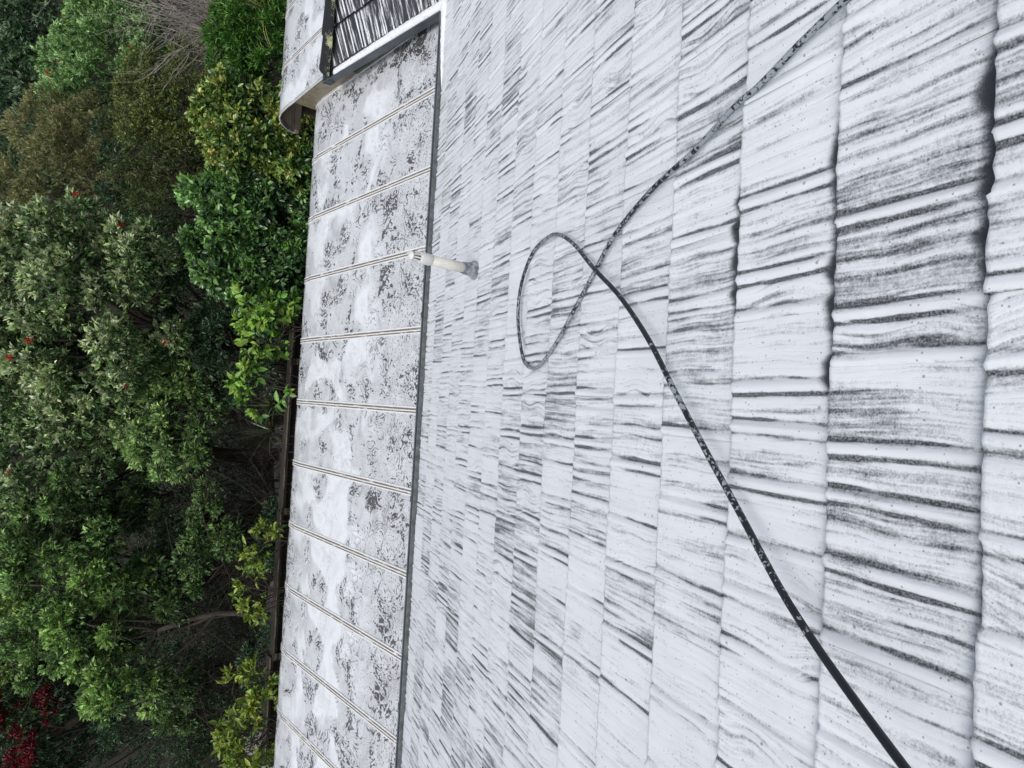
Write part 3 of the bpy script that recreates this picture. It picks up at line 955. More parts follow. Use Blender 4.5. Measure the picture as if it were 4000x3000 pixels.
# ------------------------------------------------------------------ fence
def fence():
    A = ony(1150, 1480, 12.05); B = ony(1030, 2600, 11.75)
    x0, x1 = 2.6, -6.6
    fy = lambda x: 12.05 + (x - A.x) / (B.x - A.x) * (B.y - A.y)
    t = empty('paling_fence', (-2, 12, 0), 'weathered brown paling fence with lichened top rail below the canopy', 'fence')
    steps = [(2.6, -2.17, 0.94, 1.055), (-2.17, -4.75, 1.07, 1.11), (-4.75, -6.6, 1.17, 1.20)]
    def zt(x):
        for a, b, za, zb in steps:
            if b <= x <= a: return za + (zb - za) * (x - a) / (b - a)
        return 1.2
    for a, b, za, zb in steps:
        pa, pb = Vector((a, fy(a), za)), Vector((b + 0.01, fy(b), zb))
        MB().sweep([(-0.06, -0.035), (0.14, -0.035), (0.145, 0.0), (0.04, 0.012), (-0.055, 0.0)], pa, pb, (0, 1, 0), (0, 0, 1)).build('cap_board', M_FENCE, t)
        MB().sweep([(-0.066, 0.001), (-0.030, 0.004), (-0.030, 0.018), (-0.066, 0.016)], pa, pb, (0, 1, 0), (0, 0, 1)).build('top_rail', M_RAIL, t)
        MB().sweep([(-0.03, -0.62), (0.02, -0.62), (0.02, -0.53), (-0.03, -0.53)], pa, pb, (0, 1, 0), (0, 0, 1)).build('rail', M_FENCE, t)
    for x in (2.5, 0.6, -2.17, -4.75, -6.5):
        y = fy(x)
        MB().box((x - 0.06, y - 0.085, -0.3), (x + 0.06, y - 0.068, zt(x) + 0.05)).build('post', M_RAIL, t)
    r = random.Random(2)
    x = 2.6
    while x > -6.6:
        w = 0.148
        y = fy(x) + 0.03
        z = zt(x - w / 2) - 0.04
        dy = r.uniform(-0.006, 0.006)
        z0 = -0.9
        MB().box((x - w + 0.008, y + dy, z0), (x, y + dy + 0.018, z - r.uniform(0, 0.02))).build('paling', M_FENCE, t)
        x -= w
fence()

# ------------------------------------------------------------------ vegetation
def leaf_object(name, base, dirs, L, Wd, col, mat, parent, seed=0, droop=0.15, fold=0.25, upb=0.8, hexa=False):
    """one mesh of folded two-triangle leaves"""
    r = np.random.default_rng(seed)
    N = len(base)
    d = dirs / np.linalg.norm(dirs, axis=1, keepdims=True)
    up = np.zeros((N, 3)); up[:, 2] = upb
    up = up + r.normal(0, 0.55, (N, 3))
    nrm = up - d * np.sum(up * d, 1, keepdims=True)
    nrm /= np.linalg.norm(nrm, axis=1, keepdims=True) + 1e-9
    sd_ = np.cross(d, nrm)
    L = L[:, None]; Wd = Wd[:, None]
    org = np.array(wloc(parent))
    if hexa:
        # broad leaf: two quads either side of the midrib
        def pt(u, w, sg, dz):
            return base + d * L * u + sd_ * (Wd * w * sg) + nrm * (Wd * fold * abs(w) * 0.9 + L * dz)
        V = np.stack([base, pt(.32, .46, 1, .05), pt(.68, .42, 1, .02), base + d * L - nrm * (L * droop), pt(.68, .42, -1, .02), pt(.32, .46, -1, .05)], 1).reshape(-1, 3)
        nv = 6
        i = np.arange(N) * 6
        T = np.stack([i, i + 1, i + 2, i + 3, i, i + 3, i + 4, i + 5], 1).reshape(-1, 4)
    else:
        mid = base + d * L * 0.48 + nrm * (L * 0.05)
        v1 = mid + sd_ * Wd * 0.5 + nrm * (Wd * fold * 0.5)
        v3 = mid - sd_ * Wd * 0.5 + nrm * (Wd * fold * 0.5)
        v2 = base + d * L - nrm * (L * droop)
        V = np.stack([base, v1, v2, v3], 1).reshape(-1, 3)
        nv = 4
        i = np.arange(N) * 4
        T = np.stack([i, i + 1, i + 2, i, i + 2, i + 3], 1).reshape(-1, 3)
    V = V - org
    me = bpy.data.meshes.new(name)
    me.vertices.add(len(V)); me.vertices.foreach_set('co', V.astype(np.float32).ravel())
    me.loops.add(T.size); me.loops.foreach_set('vertex_index', T.astype(np.int32).ravel())
    k = T.shape[1]
    me.polygons.add(len(T)); me.polygons.foreach_set('loop_start', (np.arange(len(T)) * k).astype(np.int32))
    me.polygons.foreach_set('loop_total', np.full(len(T), k, np.int32))
    me.update(calc_edges=True)
    ca = me.color_attributes.new('Col', 'FLOAT_COLOR', 'POINT')
    C4 = np.ones((N, nv, 4), np.float32); C4[:, :, :3] = col[:, None, :]
    ca.data.foreach_set('color', C4.ravel())
    me.materials.append(mat)
    o = bpy.data.objects.new(name, me)
    return link(o, parent)

def shell_lumps(r, center, radii, n, size, up_bias=0.25):
    """foliage clumps spread through the outer part of a crown"""
    d = r.normal(size=(n * 3, 3)); d[:, 2] += up_bias
    d /= np.linalg.norm(d, axis=1, keepdims=True)
    d = d[d[:, 2] > -0.55][:n]
    k = len(d)
    rr = r.uniform(0.45, 1.0, (k, 1)) ** 0.6
    c = np.array(center) + d * np.array(radii) * rr
    s = size * r.uniform(0.6, 1.35, k)
    return c, s, d
def rosettes(r, cen, siz, outd, tips, leaves, spread=0.75, up=0.5, flat=0.8):
    """tips over every clump, leaves fanning from every tip"""
    n = len(cen)
    td = r.normal(size=(n, tips, 3)) + outd[:, None, :] * 0.75
    td[:, :, 2] += 0.35
    td /= np.linalg.norm(td, axis=2, keepdims=True)
    rad_ = r.uniform(0.55, 1.05, (n, tips, 1)) * siz[:, None, None]
    sc = np.array([1, 1, flat])
    tp = cen[:, None, :] + td * rad_ * sc
    ld = r.normal(size=(n, tips, leaves, 3)) * spread + td[:, :, None, :] * 0.9
    ld[..., 2] += up
    base = np.repeat(tp[:, :, None, :], leaves, 2) + r.normal(0, 0.02, (n, tips, leaves, 3))
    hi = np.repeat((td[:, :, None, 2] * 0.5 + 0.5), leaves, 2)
    fr = np.repeat(r.random((n, tips, 1)), leaves, 2)
    return base.reshape(-1, 3), ld.reshape(-1, 3), hi.reshape(-1), fr.reshape(-1), tp.reshape(-1, 3), td.reshape(-1, 3)
def pal(r, colors, weights, N, jit=0.18):
    c = np.array(colors)[r.choice(len(colors), N, p=np.array(weights) / sum(weights))]
    return np.clip(c * np.array([1.95, 2.0, 1.8]) * (1 + r.normal(0, jit, (N, 1))) * (1 + r.normal(0, 0.06, (N, 3))), 0.004, 0.9)

def Y_of(c): return c[1]
def bend(r, a, b, n, amt):
    a, b = np.array(a), np.array(b)
    out = []
    w = r.normal(0, amt, (2, 3))
    for i in range(n + 1):
        u = i / n
        out.append(Vector(a + (b - a) * u + w[0] * math.sin(math.pi * u) + w[1] * math.sin(2 * math.pi * u) * 0.5))
    return out

def tree(name, label, cat, base, center, radii, nl, lump, tips, leaves, L, Wd, colors, weights, seed, mat=None, bark=None, trunk_r=0.12, limbs=14,
         group=None, spread=0.55, up=0.22, flat=0.8, flowers=0, tipcol=None, twigs=0, upb=1.2, droop=0.15, flower_cols=None, extra=None, dens=1.7):
    r = np.random.default_rng(seed)
    t = empty(name, base, label, cat, group)
    cen, siz, outd = shell_lumps(r, center, radii, nl, lump)
    if extra is not None:
        for e in extra:
            c2_, s2_, o2_ = shell_lumps(r, e[0], e[1], e[2], lump)
            cen = np.concatenate([cen, c2_]); siz = np.concatenate([siz, s2_]); outd = np.concatenate([outd, o2_])
    tips = int(tips * dens); L *= 1.12; Wd *= 1.2
    b, d, hi, fr, tp, td = rosettes(r, cen, siz, outd, tips, leaves, spread, up, flat)
    N = len(b)
    col = pal(r, colors, weights, N)
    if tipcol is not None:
        # pale young tips, weighted upward so the lit crown top is in the colour
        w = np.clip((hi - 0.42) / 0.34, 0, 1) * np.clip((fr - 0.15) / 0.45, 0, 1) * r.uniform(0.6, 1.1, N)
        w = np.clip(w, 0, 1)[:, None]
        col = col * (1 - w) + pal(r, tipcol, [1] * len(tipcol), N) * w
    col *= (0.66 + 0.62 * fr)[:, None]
    Ls = L * np.clip(r.normal(0.92, 0.24, N), 0.35, 1.5)
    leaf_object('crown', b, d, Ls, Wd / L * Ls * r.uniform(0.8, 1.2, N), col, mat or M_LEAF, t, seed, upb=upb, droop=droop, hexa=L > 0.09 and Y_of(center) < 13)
    # trunk and limbs
    m = MB()
    c0 = Vector(center) - Vector((0, 0, radii[2] * 0.45))
    tr = bend(r, base, c0, 7, 0.10 * (Vector(base) - c0).length * 0.6)
    m.tube([Vector(tr[0]) - Vector((0, 0, 0.3))] + tr, [trunk_r * 1.25] + [trunk_r * (1 - 0.45 * i / 7) for i in range(8)], 8)
    idx = r.choice(len(cen), min(limbs, len(cen)), replace=False)
    for i in idx:
        st = tr[int(r.integers(4, 8))]
        pts = bend(r, st, cen[i], 5, 0.12)
        m.tube(pts, [trunk_r * 0.32 * (1 - 0.8 * j / 5) + 0.006 for j in range(6)], 5, caps=False)
    m.build('trunk', bark or M_BARK, t, smooth=True)
    if twigs:
        m = MB()
        for q in range(twigs):
            i = int(r.integers(len(cen)))
            a = cen[i] + r.normal(0, 0.12, 3)
            dd = outd[i] * 0.5 + r.normal(0, 0.5, 3); dd[2] -= 0.35
            m.tube(bend(r, a, a + dd * r.uniform(0.5, 1.1), 4, 0.07), [0.009, 0.007, 0.006, 0.004, 0.003], 3, caps=False)
        m.build('twigs', M_TWIG_DARK, t)
    for o in t.children:
        if o.name.split('.')[0] in ('crown', 'twigs'): o['kind'] = 'stuff'
    if flowers:
        # brush flowers on shoots of the sunny side
        tv = np.array(C0) - tp; tv /= np.linalg.norm(tv, axis=1, keepdims=True)
        oc = tp - np.array(center); oc /= np.array(radii)
        k = np.where((td[:, 2] > 0.1) & (np.sum(td * tv, 1) > 0.2) & (np.linalg.norm(oc, axis=1) > 0.85))[0]
        if len(k) < flowers: k = np.where(td[:, 2] > 0)[0]
        kk = r.choice(k, min(flowers, len(k)), replace=False)
        fc = flower_cols or [(0.34, 0.010, 0.016), (0.22, 0.006, 0.010)]
        nf = 40
        def tuft(idx, nm, sd):
            fb = np.repeat(tp[idx] + td[idx] * 0.07, nf, 0) + r.normal(0, 0.03 if flowers > 40 else 0.02, (len(idx) * nf, 3))
            fd = r.normal(size=fb.shape); fd[:, 2] += 0.7
            fl = np.full(len(fb), 0.085 if flowers > 40 else 0.055)
            return leaf_object(nm, fb, fd, fl, fl * 0.25, pal(r, fc, [1] * len(fc), len(fb)), M_LEAF, t, sd)
        if flowers <= 40:
            for q in kk: tuft(np.array([q]), 'flower', seed + int(q) % 97)
        else:
            tuft(kk, 'flowers', seed + 1)['kind'] = 'stuff'
    return t

def bare_shrub(name, label, base, height, spreadr, n, seed, mat, group=None, thick=0.012, lean=(0, 0), depth=3):
    r = np.random.default_rng(seed)
    t = empty(name, base, label, 'shrub', group)
    m = MB(); m2 = MB()
    def grow(p, d, ln, rr, lev):
        pts = [Vector(p)]
        dd = np.array(d, float)
        ns = 5
        for i in range(ns):
            dd = dd + r.normal(0, 0.10, 3); dd[2] += 0.03
            dd /= np.linalg.norm(dd)
            pts.append(pts[-1] + Vector(dd) * (ln / ns))
        (m if lev == 0 else m2).tube(pts, [rr * (1 - 0.6 * i / ns) for i in range(ns + 1)], 4 if lev == 0 else 3, caps=False)
        if lev < depth:
            for k in range(4 if lev < 2 else 3):
                j = int(r.integers(2, ns + 1))
                nd = dd * 0.9 + r.normal(0, 0.40, 3)
                grow(pts[j], nd / np.linalg.norm(nd), ln * r.uniform(0.42, 0.7), rr * 0.55, lev + 1)
    for i in range(n):
        a = r.uniform(0, 2 * math.pi); q = spreadr / height
        d = np.array([math.cos(a) * q * r.random() + lean[0], math.sin(a) * q * r.random() + lean[1], 1.0])
        grow(Vector(base) + Vector((r.normal(0, 0.12), r.normal(0, 0.12), -0.1)), d / np.linalg.norm(d), height * r.uniform(0.5, 0.7), thick, 0)
    m.build('stems', mat, t)['kind'] = 'stuff'; m2.build('twigs', mat, t)['kind'] = 'stuff'
    return t

def strap_plant(name, label, base, n, ln, seed, cols, wid=0.04):
    r = np.random.default_rng(seed)
    t = empty(name, base, label, 'plant', 'strap-leaved plants below the fence')
    m = MB(); cc = []
    for i in range(n):
        a = r.uniform(0, 2 * math.pi); el = r.uniform(0.25, 1.35)
        d = Vector((math.cos(a) * math.cos(el), math.sin(a) * math.cos(el), math.sin(el)))
        s = d.cross(Vector((0, 0, 1))).normalized()
        l = ln * r.uniform(0.7, 1.15); p = Vector(base); b = len(m.v)
        for j in range(6):
            u = j / 5
            w = wid * (1 - u) ** 0.6 * 0.5 + 0.002
            q = p + d * (l * u) - Vector((0, 0, 1)) * (0.35 * l * u * u * math.cos(el))
            m.v += [tuple(q - s * w), tuple(q + Vector((0, 0, -w * 0.5))), tuple(q + s * w)]
        for j in range(5):
            for k in range(2):
                m.f.append((b + j * 3 + k, b + j * 3 + k + 1, b + j * 3 + k + 4, b + j * 3 + k + 3))
        cc += [tuple(np.array(cols[int(r.integers(len(cols)))]) * r.uniform(0.7, 1.2)) + (1,)] * 18
    o = m.build('blades', M_LEAF_G, t)
    ca = o.data.color_attributes.new('Col', 'FLOAT_COLOR', 'POINT')
    ca.data.foreach_set('color', np.array(cc, np.float32).ravel())
    return t

S = 4000 / 2212
def at(sx, sy, Y): return ony(sx * S, sy * S, Y)
def gbase(P, dx=0, dy=0):
    return Vector((P.x + dx, P.y + dy, terrain(P.x + dx, P.y + dy)))

G_D = (0.024, 0.050, 0.021); G_M = (0.046, 0.088, 0.032); G_L = (0.105, 0.175, 0.055); G_P = (0.22, 0.28, 0.16); G_B = (0.022, 0.050, 0.030)

# flowering broadleaf trees filling the middle
c = at(235, 690, 15.0)
tree('flowering_tree', 'big grey-green broadleaf tree with a few red flowers behind the glossy hedge', 'tree', gbase(c, 0.2, 0.3), c, (2.25, 1.7, 2.1), 150, 0.40, 34, 9, 0.085, 0.034,
     [G_D, G_M, G_L], [4, 4, 1.4], 21, trunk_r=0.16, limbs=26, flowers=11, tipcol=[(0.25, 0.29, 0.18), (0.32, 0.34, 0.25), (0.20, 0.27, 0.11)], twigs=160, group='red flowering trees')
c = at(120, 960, 16.5)
tree('flowering_tree', 'spreading broadleaf tree with pale tips and sparse red flowers above the fence', 'tree', gbase(c, -0.3, 0.5), c, (2.5, 1.8, 1.75), 135, 0.42, 34, 9, 0.085, 0.034,
     [G_D, G_M, G_L], [4, 4, 1.2], 22, trunk_r=0.17, limbs=24, flowers=9, tipcol=[(0.22, 0.27, 0.16), (0.28, 0.31, 0.22), (0.15, 0.23, 0.09)], twigs=150, group='red flowering trees')
c = at(385, 905, 14.2)
tree('young_broadleaf_tree', 'young broadleaf tree in fresh green leaf close behind the fence', 'tree', gbase(c, 0, 0.1), c, (1.15, 0.9, 0.95), 44, 0.30, 30, 9, 0.085, 0.034,
     [G_D, G_M, (0.085, 0.16, 0.04)], [3, 4, 2], 23, trunk_r=0.07, limbs=12, tipcol=[(0.19, 0.27, 0.11)], twigs=60)
c = at(130, 1235, 15.5)
tree('open_crowned_tree', 'open-crowned broadleaf tree in separate leafy tufts over dark scrub', 'tree', gbase(c, -0.8, 0.4), c, (2.1, 1.3, 1.5), 46, 0.32, 36, 9, 0.085, 0.034,
     [G_D, G_M, (0.075, 0.145, 0.035)], [4, 4, 2], 24, trunk_r=0.12, limbs=26, bark=M_BARK_L, tipcol=[(0.16, 0.25, 0.09)], twigs=120)
c = at(270, 1375, 14.3)
tree('forked_tree', 'pale-barked forked tree with bright leafy tufts beside the fence post', 'tree', gbase(at(575, 1330, 13.4)), c, (1.5, 1.0, 1.25), 42, 0.30, 36, 9, 0.088, 0.035,
     [G_D, G_M, (0.075, 0.145, 0.035)], [3, 4, 2], 25, trunk_r=0.085, limbs=9, bark=M_BARK_L, tipcol=[(0.17, 0.26, 0.08)], twigs=60)
c = at(30, 1400, 19.0)
tree('open_crowned_tree', 'yellowish green tufted tree in front of the scarlet flowering tree', 'tree', gbase(c, 0, 0.4), c, (2.0, 1.4, 1.3), 50, 0.36, 30, 9, 0.09, 0.038,
     [G_M, (0.085, 0.15, 0.035)], [3, 3], 26, trunk_r=0.11, limbs=16, tipcol=[(0.20, 0.27, 0.09)], twigs=60)
c = at(58, 1590, 18.2)
tree('scarlet_flowering_tree', 'dark tree thickly covered in scarlet flowers', 'tree', gbase(c, 0, 0.4), c, (1.9, 1.3, 1.6), 100, 0.36, 22, 8, 0.085, 0.036,
     [G_B, G_D, (0.07, 0.11, 0.06)], [4, 3, 1], 27, trunk_r=0.16, limbs=14, flowers=420, flower_cols=[(0.11, 0.006, 0.012), (0.06, 0.004, 0.008)], group='red flowering trees')
c = at(250, 1590, 19.5)
tree('dark_bushy_tree', 'dark bluish green bushy tree below the scarlet flowers', 'tree', gbase(c, 0, 0.3), c, (2.3, 1.5, 1.7), 70, 0.42, 24, 8, 0.085, 0.034,
     [G_B, G_D], [4, 3], 28, trunk_r=0.10, limbs=18, twigs=140)

for sx, sy, Y, rx, rz, n, lab, sd_ in ((385, 1235, 14.4, 0.95, 0.75, 20, 'small leafy tree standing in the dark gap behind the middle of the fence', 51),
                                       (480, 1120, 13.9, 0.75, 0.5, 13, 'low leafy sapling in the scrub behind the lower fence', 52),
                                       (420, 1500, 15.2, 1.1, 0.8, 18, 'small leafy tree between the forked tree and bluish bushes', 53),
                                       (330, 1060, 15.8, 1.0, 0.9, 20, 'small leafy tree in shade beneath the spreading broadleaf tree', 54)):
    c = at(sx, sy, Y)
    tree('leafy_sapling', lab, 'tree', gbase(c, 0.1, 0.2), c, (rx, 0.7, rz), n, 0.26, 26, 8, 0.08, 0.032, [G_D, G_M, (0.04, 0.085, 0.025)], [4, 3, 2], sd_, trunk_r=0.04, limbs=12,
         tipcol=[(0.09, 0.15, 0.05)], twigs=40, group='saplings in the scrub')

# glossy hedge by the wing
c = at(545, 500, 11.9)
HED = [(0.014, 0.036, 0.017), (0.024, 0.054, 0.022), (0.045, 0.085, 0.036)]
tree('glossy_hedge_shrub', 'dense dark glossy-leaved hedge shrub beside the canopy edge', 'shrub', Vector((c.x, c.y, 0)), c, (1.25, 0.75, 1.05), 90, 0.27, 24, 8, 0.098, 0.047,
     HED, [4, 4, 1.6], 31, M_LEAF_G, trunk_r=0.06, limbs=14, spread=0.9, up=0.25, tipcol=[(0.075, 0.145, 0.04)], extra=[(at(610, 430, 11.5), (1.0, 0.5, 0.9), 36), (at(600, 590, 11.6), (0.9, 0.5, 0.8), 30)], group='glossy hedge shrubs')
c = at(530, 285, 11.4)
tree('glossy_hedge_shrub', 'hedge shrub with yellowing young leaves by the curled canopy end', 'shrub', Vector((c.x, c.y, 0)), c, (0.78, 0.6, 0.72), 40, 0.24, 24, 8, 0.092, 0.045,
     [(0.025, 0.06, 0.02), (0.055, 0.105, 0.026), (0.10, 0.14, 0.03)], [5, 3, 0.5], 32, M_LEAF_G, trunk_r=0.05, limbs=10, spread=0.9, up=0.3,
     tipcol=[(0.105, 0.155, 0.035), (0.13, 0.17, 0.04), (0.17, 0.165, 0.045)], extra=[(at(630, 300, 11.1), (0.75, 0.45, 0.7), 34)], group='glossy hedge shrubs')
# light green large-leaved shrubs at the fence
c = at(590, 700, 11.0)
tree('lime_leaved_shrub', 'lime green large-leaved shrub rising past the end of the fence', 'shrub', Vector((c.x, c.y, 0)), c, (0.60, 0.4, 0.55), 22, 0.17, 6, 5, 0.125, 0.062,
     [(0.03, 0.075, 0.018), (0.055, 0.125, 0.026), (0.10, 0.18, 0.035)], [2, 4, 3], 33, M_LEAF, trunk_r=0.02, limbs=14, spread=1.0, up=0.15, tipcol=[(0.14, 0.22, 0.04)], dens=1.0)
c = at(560, 835, 11.2)
tree('lime_leaved_shrub', 'small lime green shrub with few large leaves over the fence rail', 'shrub', Vector((c.x, c.y, 0)), c, (0.46, 0.3, 0.44), 11, 0.15, 5, 5, 0.125, 0.060,
     [(0.03, 0.075, 0.018), (0.06, 0.13, 0.026), (0.105, 0.18, 0.035)], [2, 4, 3], 34, M_LEAF, trunk_r=0.016, limbs=10, spread=1.0, up=0.15, tipcol=[(0.14, 0.22, 0.04)], dens=1.0)
YEL = [(0.045, 0.09, 0.018), (0.085, 0.14, 0.022), (0.14, 0.18, 0.026)]
for (sx, sy, Y, rx, rz, n, lab, sd_) in ((575, 1170, 11.3, .26, .28, 6, 'thin sprig of yellow-green leaves on the middle of the fence', 35),
                                        (560, 1280, 11.2, .40, .40, 9, 'loose yellow-green shrub leaning on the fence near its post', 36),
                                        (548, 1590, 10.9, .58, .46, 26, 'dense yellow-green leafy shrub at the canopy corner', 37),
                                        (560, 1480, 11.0, .34, .38, 10, 'yellow-green leafy shrub standing just past the fence post', 38)):
    c = at(sx, sy, Y)
    tree('citrus_shrub', lab, 'shrub', Vector((c.x, c.y, 0)), c, (rx * 1.15, 0.35, rz * 1.15), n, 0.15, 6, 6, 0.105, 0.040, YEL, [2, 3, 2], sd_, M_LEAF, trunk_r=0.018, limbs=10, spread=0.95, up=0.2,
         tipcol=[(0.17, 0.185, 0.035), (0.13, 0.17, 0.035)], group='yellow-green shrubs along the fence', dens=1.0)

# right hand (upper part of the picture): feathery, olive, grey and dark trees
c = at(265, 165, 22)
tree('feathery_tree', 'feathery light green tree with small red flowers', 'tree', gbase(c, 0.4, 0.3), c, (2.5, 1.7, 1.9), 95, 0.42, 28, 9, 0.10, 0.034,
     [(0.04, 0.09, 0.028), (0.07, 0.14, 0.045), (0.12, 0.20, 0.075)], [3, 4, 2], 41, trunk_r=0.14, limbs=16, flowers=8, tipcol=[(0.19, 0.28, 0.13)], group='red flowering trees')
c = at(205, 400, 21)
BRN = [(0.092, 0.105, 0.042), (0.135, 0.135, 0.068), (0.062, 0.078, 0.032)]
tree('brushy_tree', 'brownish olive fine-leaved tree in seed', 'tree', gbase(c, 0.2, 0.3), c, (2.3, 1.8, 2.1), 120, 0.38, 44, 9, 0.075, 0.016,
     BRN, [4, 3, 3], 42, trunk_r=0.11, limbs=22, spread=0.55, up=0.7, tipcol=[(0.19, 0.175, 0.10), (0.15, 0.15, 0.065)], twigs=160)
c = at(425, 270, 17.5)
tree('small_leaved_tree', 'dense dark olive small-leaved tree behind the hedge', 'tree', gbase(c, 0.1, 0.3), c, (1.9, 1.4, 1.7), 110, 0.34, 36, 10, 0.050, 0.024,
     [(0.045, 0.062, 0.020), (0.080, 0.098, 0.028), (0.115, 0.13, 0.032)], [4, 4, 1.5], 43, trunk_r=0.09, limbs=18, spread=1.0, up=0.3, twigs=120)
c = at(395, 425, 17.0)
tree('small_leaved_tree', 'dark twiggy small-leaved tree between the brown tree and the hedge', 'tree', gbase(c, 0, 0.3), c, (1.5, 1.1, 1.3), 40, 0.34, 30, 9, 0.050, 0.022,
     [(0.030, 0.048, 0.016), (0.055, 0.070, 0.022)], [4, 3], 44, trunk_r=0.08, limbs=18, spread=1.0, up=0.3, twigs=220)
b = at(640, 70, 14.9)
bare_shrub('bare_shrub', 'bleached grey leafless shrub with a mass of fine twigs', gbase(b), 4.9, 2.0, 26, 45, M_TWIG_GREY, thick=0.024, lean=(0.02, 0.02))
c = at(575, 90, 13.6)
tree('willowy_shrub', 'bright green narrow-leaved bushy shrub beside the raised canopy', 'shrub', gbase(c, 0.1, 0.1), c, (1.1, 0.8, 1.0), 70, 0.27, 30, 9, 0.10, 0.019,
     [(0.025, 0.07, 0.016), (0.045, 0.115, 0.02), (0.09, 0.17, 0.03)], [4, 4, 1.5], 46, trunk_r=0.04, limbs=14, spread=0.8, up=0.5)
c = at(250, 20, 24)
tree('feathery_tree', 'bright yellowish green tree top beyond the bare grey shrub', 'tree', gbase(c, 0, 0.3), c, (1.5, 1.2, 1.1), 40, 0.4, 28, 9, 0.10, 0.036,
     [(0.06, 0.12, 0.03), (0.11, 0.19, 0.05)], [3, 3], 47, trunk_r=0.1, limbs=10, tipcol=[(0.2, 0.29, 0.08)])
# farther wood
FAR = [(0.022, 0.050, 0.026), (0.036, 0.075, 0.036), (0.075, 0.125, 0.070)]
for i, (sx, sy, Y, rx, rz, lab) in enumerate((
        (110, 40, 33, 3.2, 2.6, 'dark broad tree beyond the feathery green tree'),
        (95, 215, 34, 3.4, 2.7, 'dark rounded tree with pale tufts beyond the brown tree'),
        (10, 330, 40, 3.6, 3.0, 'far dark tree standing behind the brown olive tree'),
        (0, 130, 44, 4.2, 3.2, 'far dark bushy tree on the slope above the feathery tree'),
        (-30, 480, 46, 3.6, 2.6, 'far mid green tree just below the distant tiled roof'),
        (-10, 620, 42, 3.0, 2.4, 'far green tree showing past the big broadleaf crown'),
        (-40, 800, 48, 4.4, 3.2, 'far tree hidden mostly by pale-tipped crowns'),
        (-60, 1100, 46, 4.6, 3.4, 'far tree behind the spreading broadleaf tree'),
        (-60, 1400, 46, 4.6, 3.4, 'far tree behind the yellowish tufted tree'),
        (-80, 1650, 46, 4.6, 3.4, 'far tree behind the scarlet flowering tree'),
        (-120, 250, 58, 5.5, 4.0, 'far hillside tree above the dark wood'),
        (-140, 0, 56, 5.5, 4.0, 'far hillside tree above the bushy wood edge'))):
    c = at(sx, sy, Y)
    tree('wood_tree', lab, 'tree', gbase(c, 0, 0.4), c, (rx, rx * 0.75, rz), 70, 0.16 * rx + 0.06, 20, 8, 0.0055 * Y * 0.7 + 0.03, 0.0022 * Y * 0.7 + 0.012,
         FAR, [4, 4, 1.2], 60 + i, trunk_r=0.2, limbs=8, tipcol=[(0.12, 0.17, 0.11)], group='trees of the far wood')

# scrub and tangle behind the fence
for i, (sx, sy, Y, h, sp, n, lab) in enumerate((
        (640, 760, 13.9, 2.3, 1.2, 13, 'dark leafless scrub behind the lime green shrub'),
        (600, 960, 13.9, 2.4, 1.3, 14, 'dark leafless scrub under the young broadleaf tree'),
        (600, 1100, 13.8, 3.0, 1.4, 17, 'tall dark twiggy scrub in the gap right of the young broadleaf tree'),
        (590, 1210, 14.4, 3.2, 1.3, 15, 'tall dark twiggy scrub beside the forked tree'),
        (580, 1420, 14.6, 3.0, 1.5, 15, 'dark twiggy scrub behind the yellow-green shrub past the post'),
        (570, 1560, 15.0, 3.2, 1.5, 15, 'dark twiggy scrub behind the dense yellow-green shrub'),
        (560, 420, 16.0, 2.6, 1.3, 12, 'dark twiggy scrub behind the glossy hedge'),
        (560, 1000, 17.2, 3.0, 1.5, 12, 'dark twiggy scrub beside the gravel path'),
        (600, 690, 14.8, 2.8, 1.3, 14, 'dark twiggy scrub under the big grey-green tree'))):
    b = at(sx, sy, Y)
    bare_shrub('scrub', lab, gbase(b), h, sp, n, 80 + i, M_TWIG_DARK, 'dark scrub behind the fence', thick=0.016)
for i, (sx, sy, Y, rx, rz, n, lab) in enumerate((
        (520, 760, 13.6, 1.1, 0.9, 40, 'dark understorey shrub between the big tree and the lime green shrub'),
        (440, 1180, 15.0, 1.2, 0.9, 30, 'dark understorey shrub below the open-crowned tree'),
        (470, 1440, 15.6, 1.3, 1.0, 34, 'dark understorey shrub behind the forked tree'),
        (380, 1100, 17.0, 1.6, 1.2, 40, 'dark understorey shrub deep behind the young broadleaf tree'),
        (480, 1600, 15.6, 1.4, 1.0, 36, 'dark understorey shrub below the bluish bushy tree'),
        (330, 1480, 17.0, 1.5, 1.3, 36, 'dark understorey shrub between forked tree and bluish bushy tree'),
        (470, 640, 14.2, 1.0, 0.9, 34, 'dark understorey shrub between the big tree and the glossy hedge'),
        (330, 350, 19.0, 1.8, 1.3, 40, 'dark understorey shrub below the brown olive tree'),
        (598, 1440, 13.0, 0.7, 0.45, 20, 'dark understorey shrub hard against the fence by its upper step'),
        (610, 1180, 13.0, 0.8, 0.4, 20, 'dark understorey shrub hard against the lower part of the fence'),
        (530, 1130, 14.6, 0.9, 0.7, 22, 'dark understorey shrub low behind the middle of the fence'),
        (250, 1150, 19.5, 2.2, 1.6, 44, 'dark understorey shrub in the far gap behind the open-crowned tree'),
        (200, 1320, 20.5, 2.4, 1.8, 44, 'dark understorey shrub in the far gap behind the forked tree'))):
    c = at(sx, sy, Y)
    tree('understorey_shrub', lab, 'shrub', gbase(c, 0, 0.2), c, (rx, 0.8, rz), n, 0.28, 18, 7, 0.075, 0.030, [G_B, G_D, (0.02, 0.04, 0.016)], [3, 3, 3], 95 + i, trunk_r=0.03, limbs=14, twigs=60, group='dark understorey shrubs')
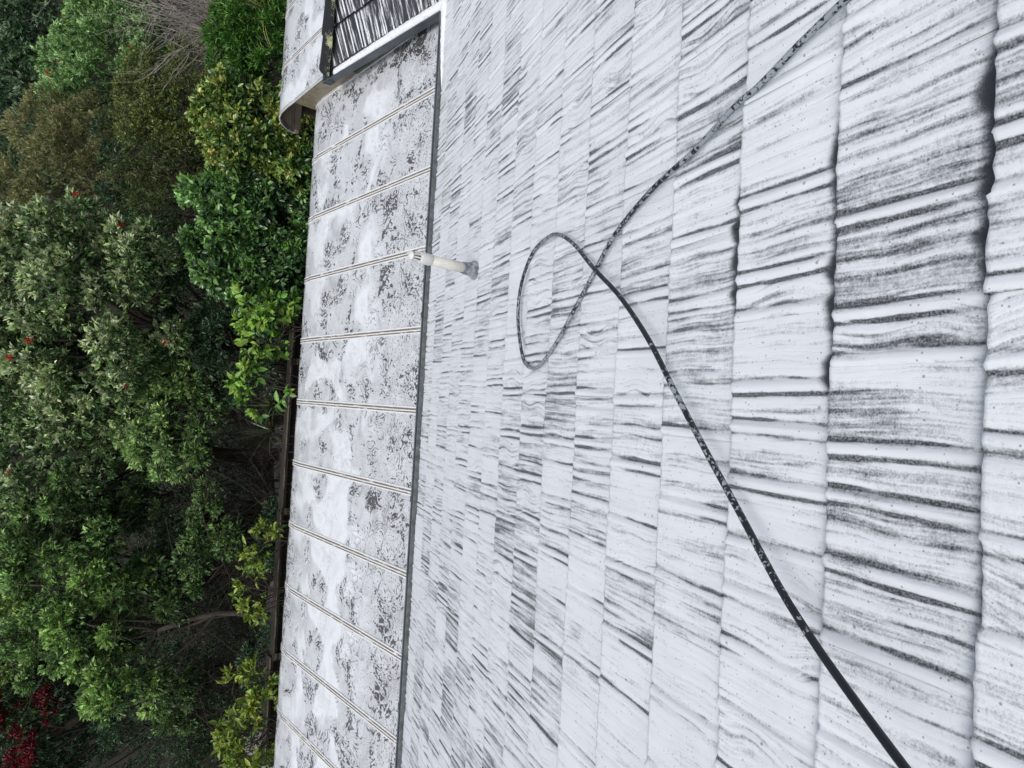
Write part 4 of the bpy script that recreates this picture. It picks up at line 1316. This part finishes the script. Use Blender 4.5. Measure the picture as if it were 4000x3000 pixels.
for i, (sx, sy, Y, n, ln) in enumerate(((575, 875, 13.3, 26, 0.75), (575, 930, 13.5, 30, 0.85), (560, 15, 13.0, 22, 1.1))):
    b = at(sx, sy, Y)
    strap_plant('strap_leaved_plant', ('spiky strap-leaved plant under the lime green shrub', 'spreading strap-leaved plant against the fence rail', 'tall yellowish strap-leaved plant by the raised canopy')[i], Vector((b.x, b.y, b.z - 0.15)), n, ln, 70 + i,
                [(0.06, 0.085, 0.035), (0.10, 0.12, 0.06)] if i < 2 else [(0.20, 0.22, 0.06), (0.13, 0.18, 0.05)])

# dark ground cover over the bank below the fence
def ground_cover():
    r = np.random.default_rng(77)
    N = 60000
    x = r.uniform(-13, 12, N); y = 12.7 + 20 * r.random(N) ** 1.4
    keep = ~((y > 15.2 + 0.5 * np.sin(x * 0.4)) & (y < 17.7 + 0.5 * np.sin(x * 0.4)) & (x > -9.5) & (x < -0.8) & (r.random(N) < 0.8))
    x, y = x[keep], y[keep]; N = len(x)
    hump = 0.22 + 0.20 * np.sin(x * 1.7 + 1.3 * np.sin(y * 1.1)) * np.sin(y * 1.9 + x * 0.6)
    z = np.array([terrain(a, b) for a, b in zip(x, y)]) + hump * r.random(N)
    d = r.normal(size=(N, 3)); d[:, 2] = np.abs(d[:, 2]) * 0.6
    Ls = r.uniform(0.08, 0.2, N)
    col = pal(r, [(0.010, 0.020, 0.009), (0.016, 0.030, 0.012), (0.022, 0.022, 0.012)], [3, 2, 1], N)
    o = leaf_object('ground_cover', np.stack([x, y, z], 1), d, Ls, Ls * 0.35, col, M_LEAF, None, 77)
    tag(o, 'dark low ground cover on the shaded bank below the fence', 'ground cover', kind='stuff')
ground_cover()

# ------------------------------------------------------------------ distant house
def far_house():
    P = ony(14, 803, 62)
    zg = terrain(P.x, P.y)
    t = empty('far_house', (P.x, P.y + 3, zg), 'distant house with pinkish tiled roof on the far slope', 'house')
    x0, x1 = P.x - 3.2, P.x + 0.9
    y0, y1 = P.y, P.y + 7
    MB().box((x0 + 0.4, y0 + 0.5, zg - 1), (x1 - 0.4, y1 - 0.5, P.z - 0.05)).build('wall', M_WALL, t)
    rz = P.z + 1.9
    ym = (y0 + y1) / 2
    m = MB().add([(x0, y0, P.z), (x1, y0, P.z), (x1, ym, rz), (x0, ym, rz), (x0, y1, P.z), (x1, y1, P.z)], [(0, 1, 2, 3), (3, 2, 5, 4)])
    rf = m.build('roof', M_FARTILE, t)
    for j in range(9):
        u = j / 9
        a = Vector((0, y0 + (ym - y0) * u, P.z + (rz - P.z) * u + 0.02))
        MB().box((x0, a.y - 0.02, a.z - 0.02), (x1, a.y + 0.10, a.z + 0.06)).build('tile_course', M_FARTILE, rf)
far_house()
print('tris', sum(len(o.data.polygons) for o in bpy.data.objects if o.type == 'MESH'))
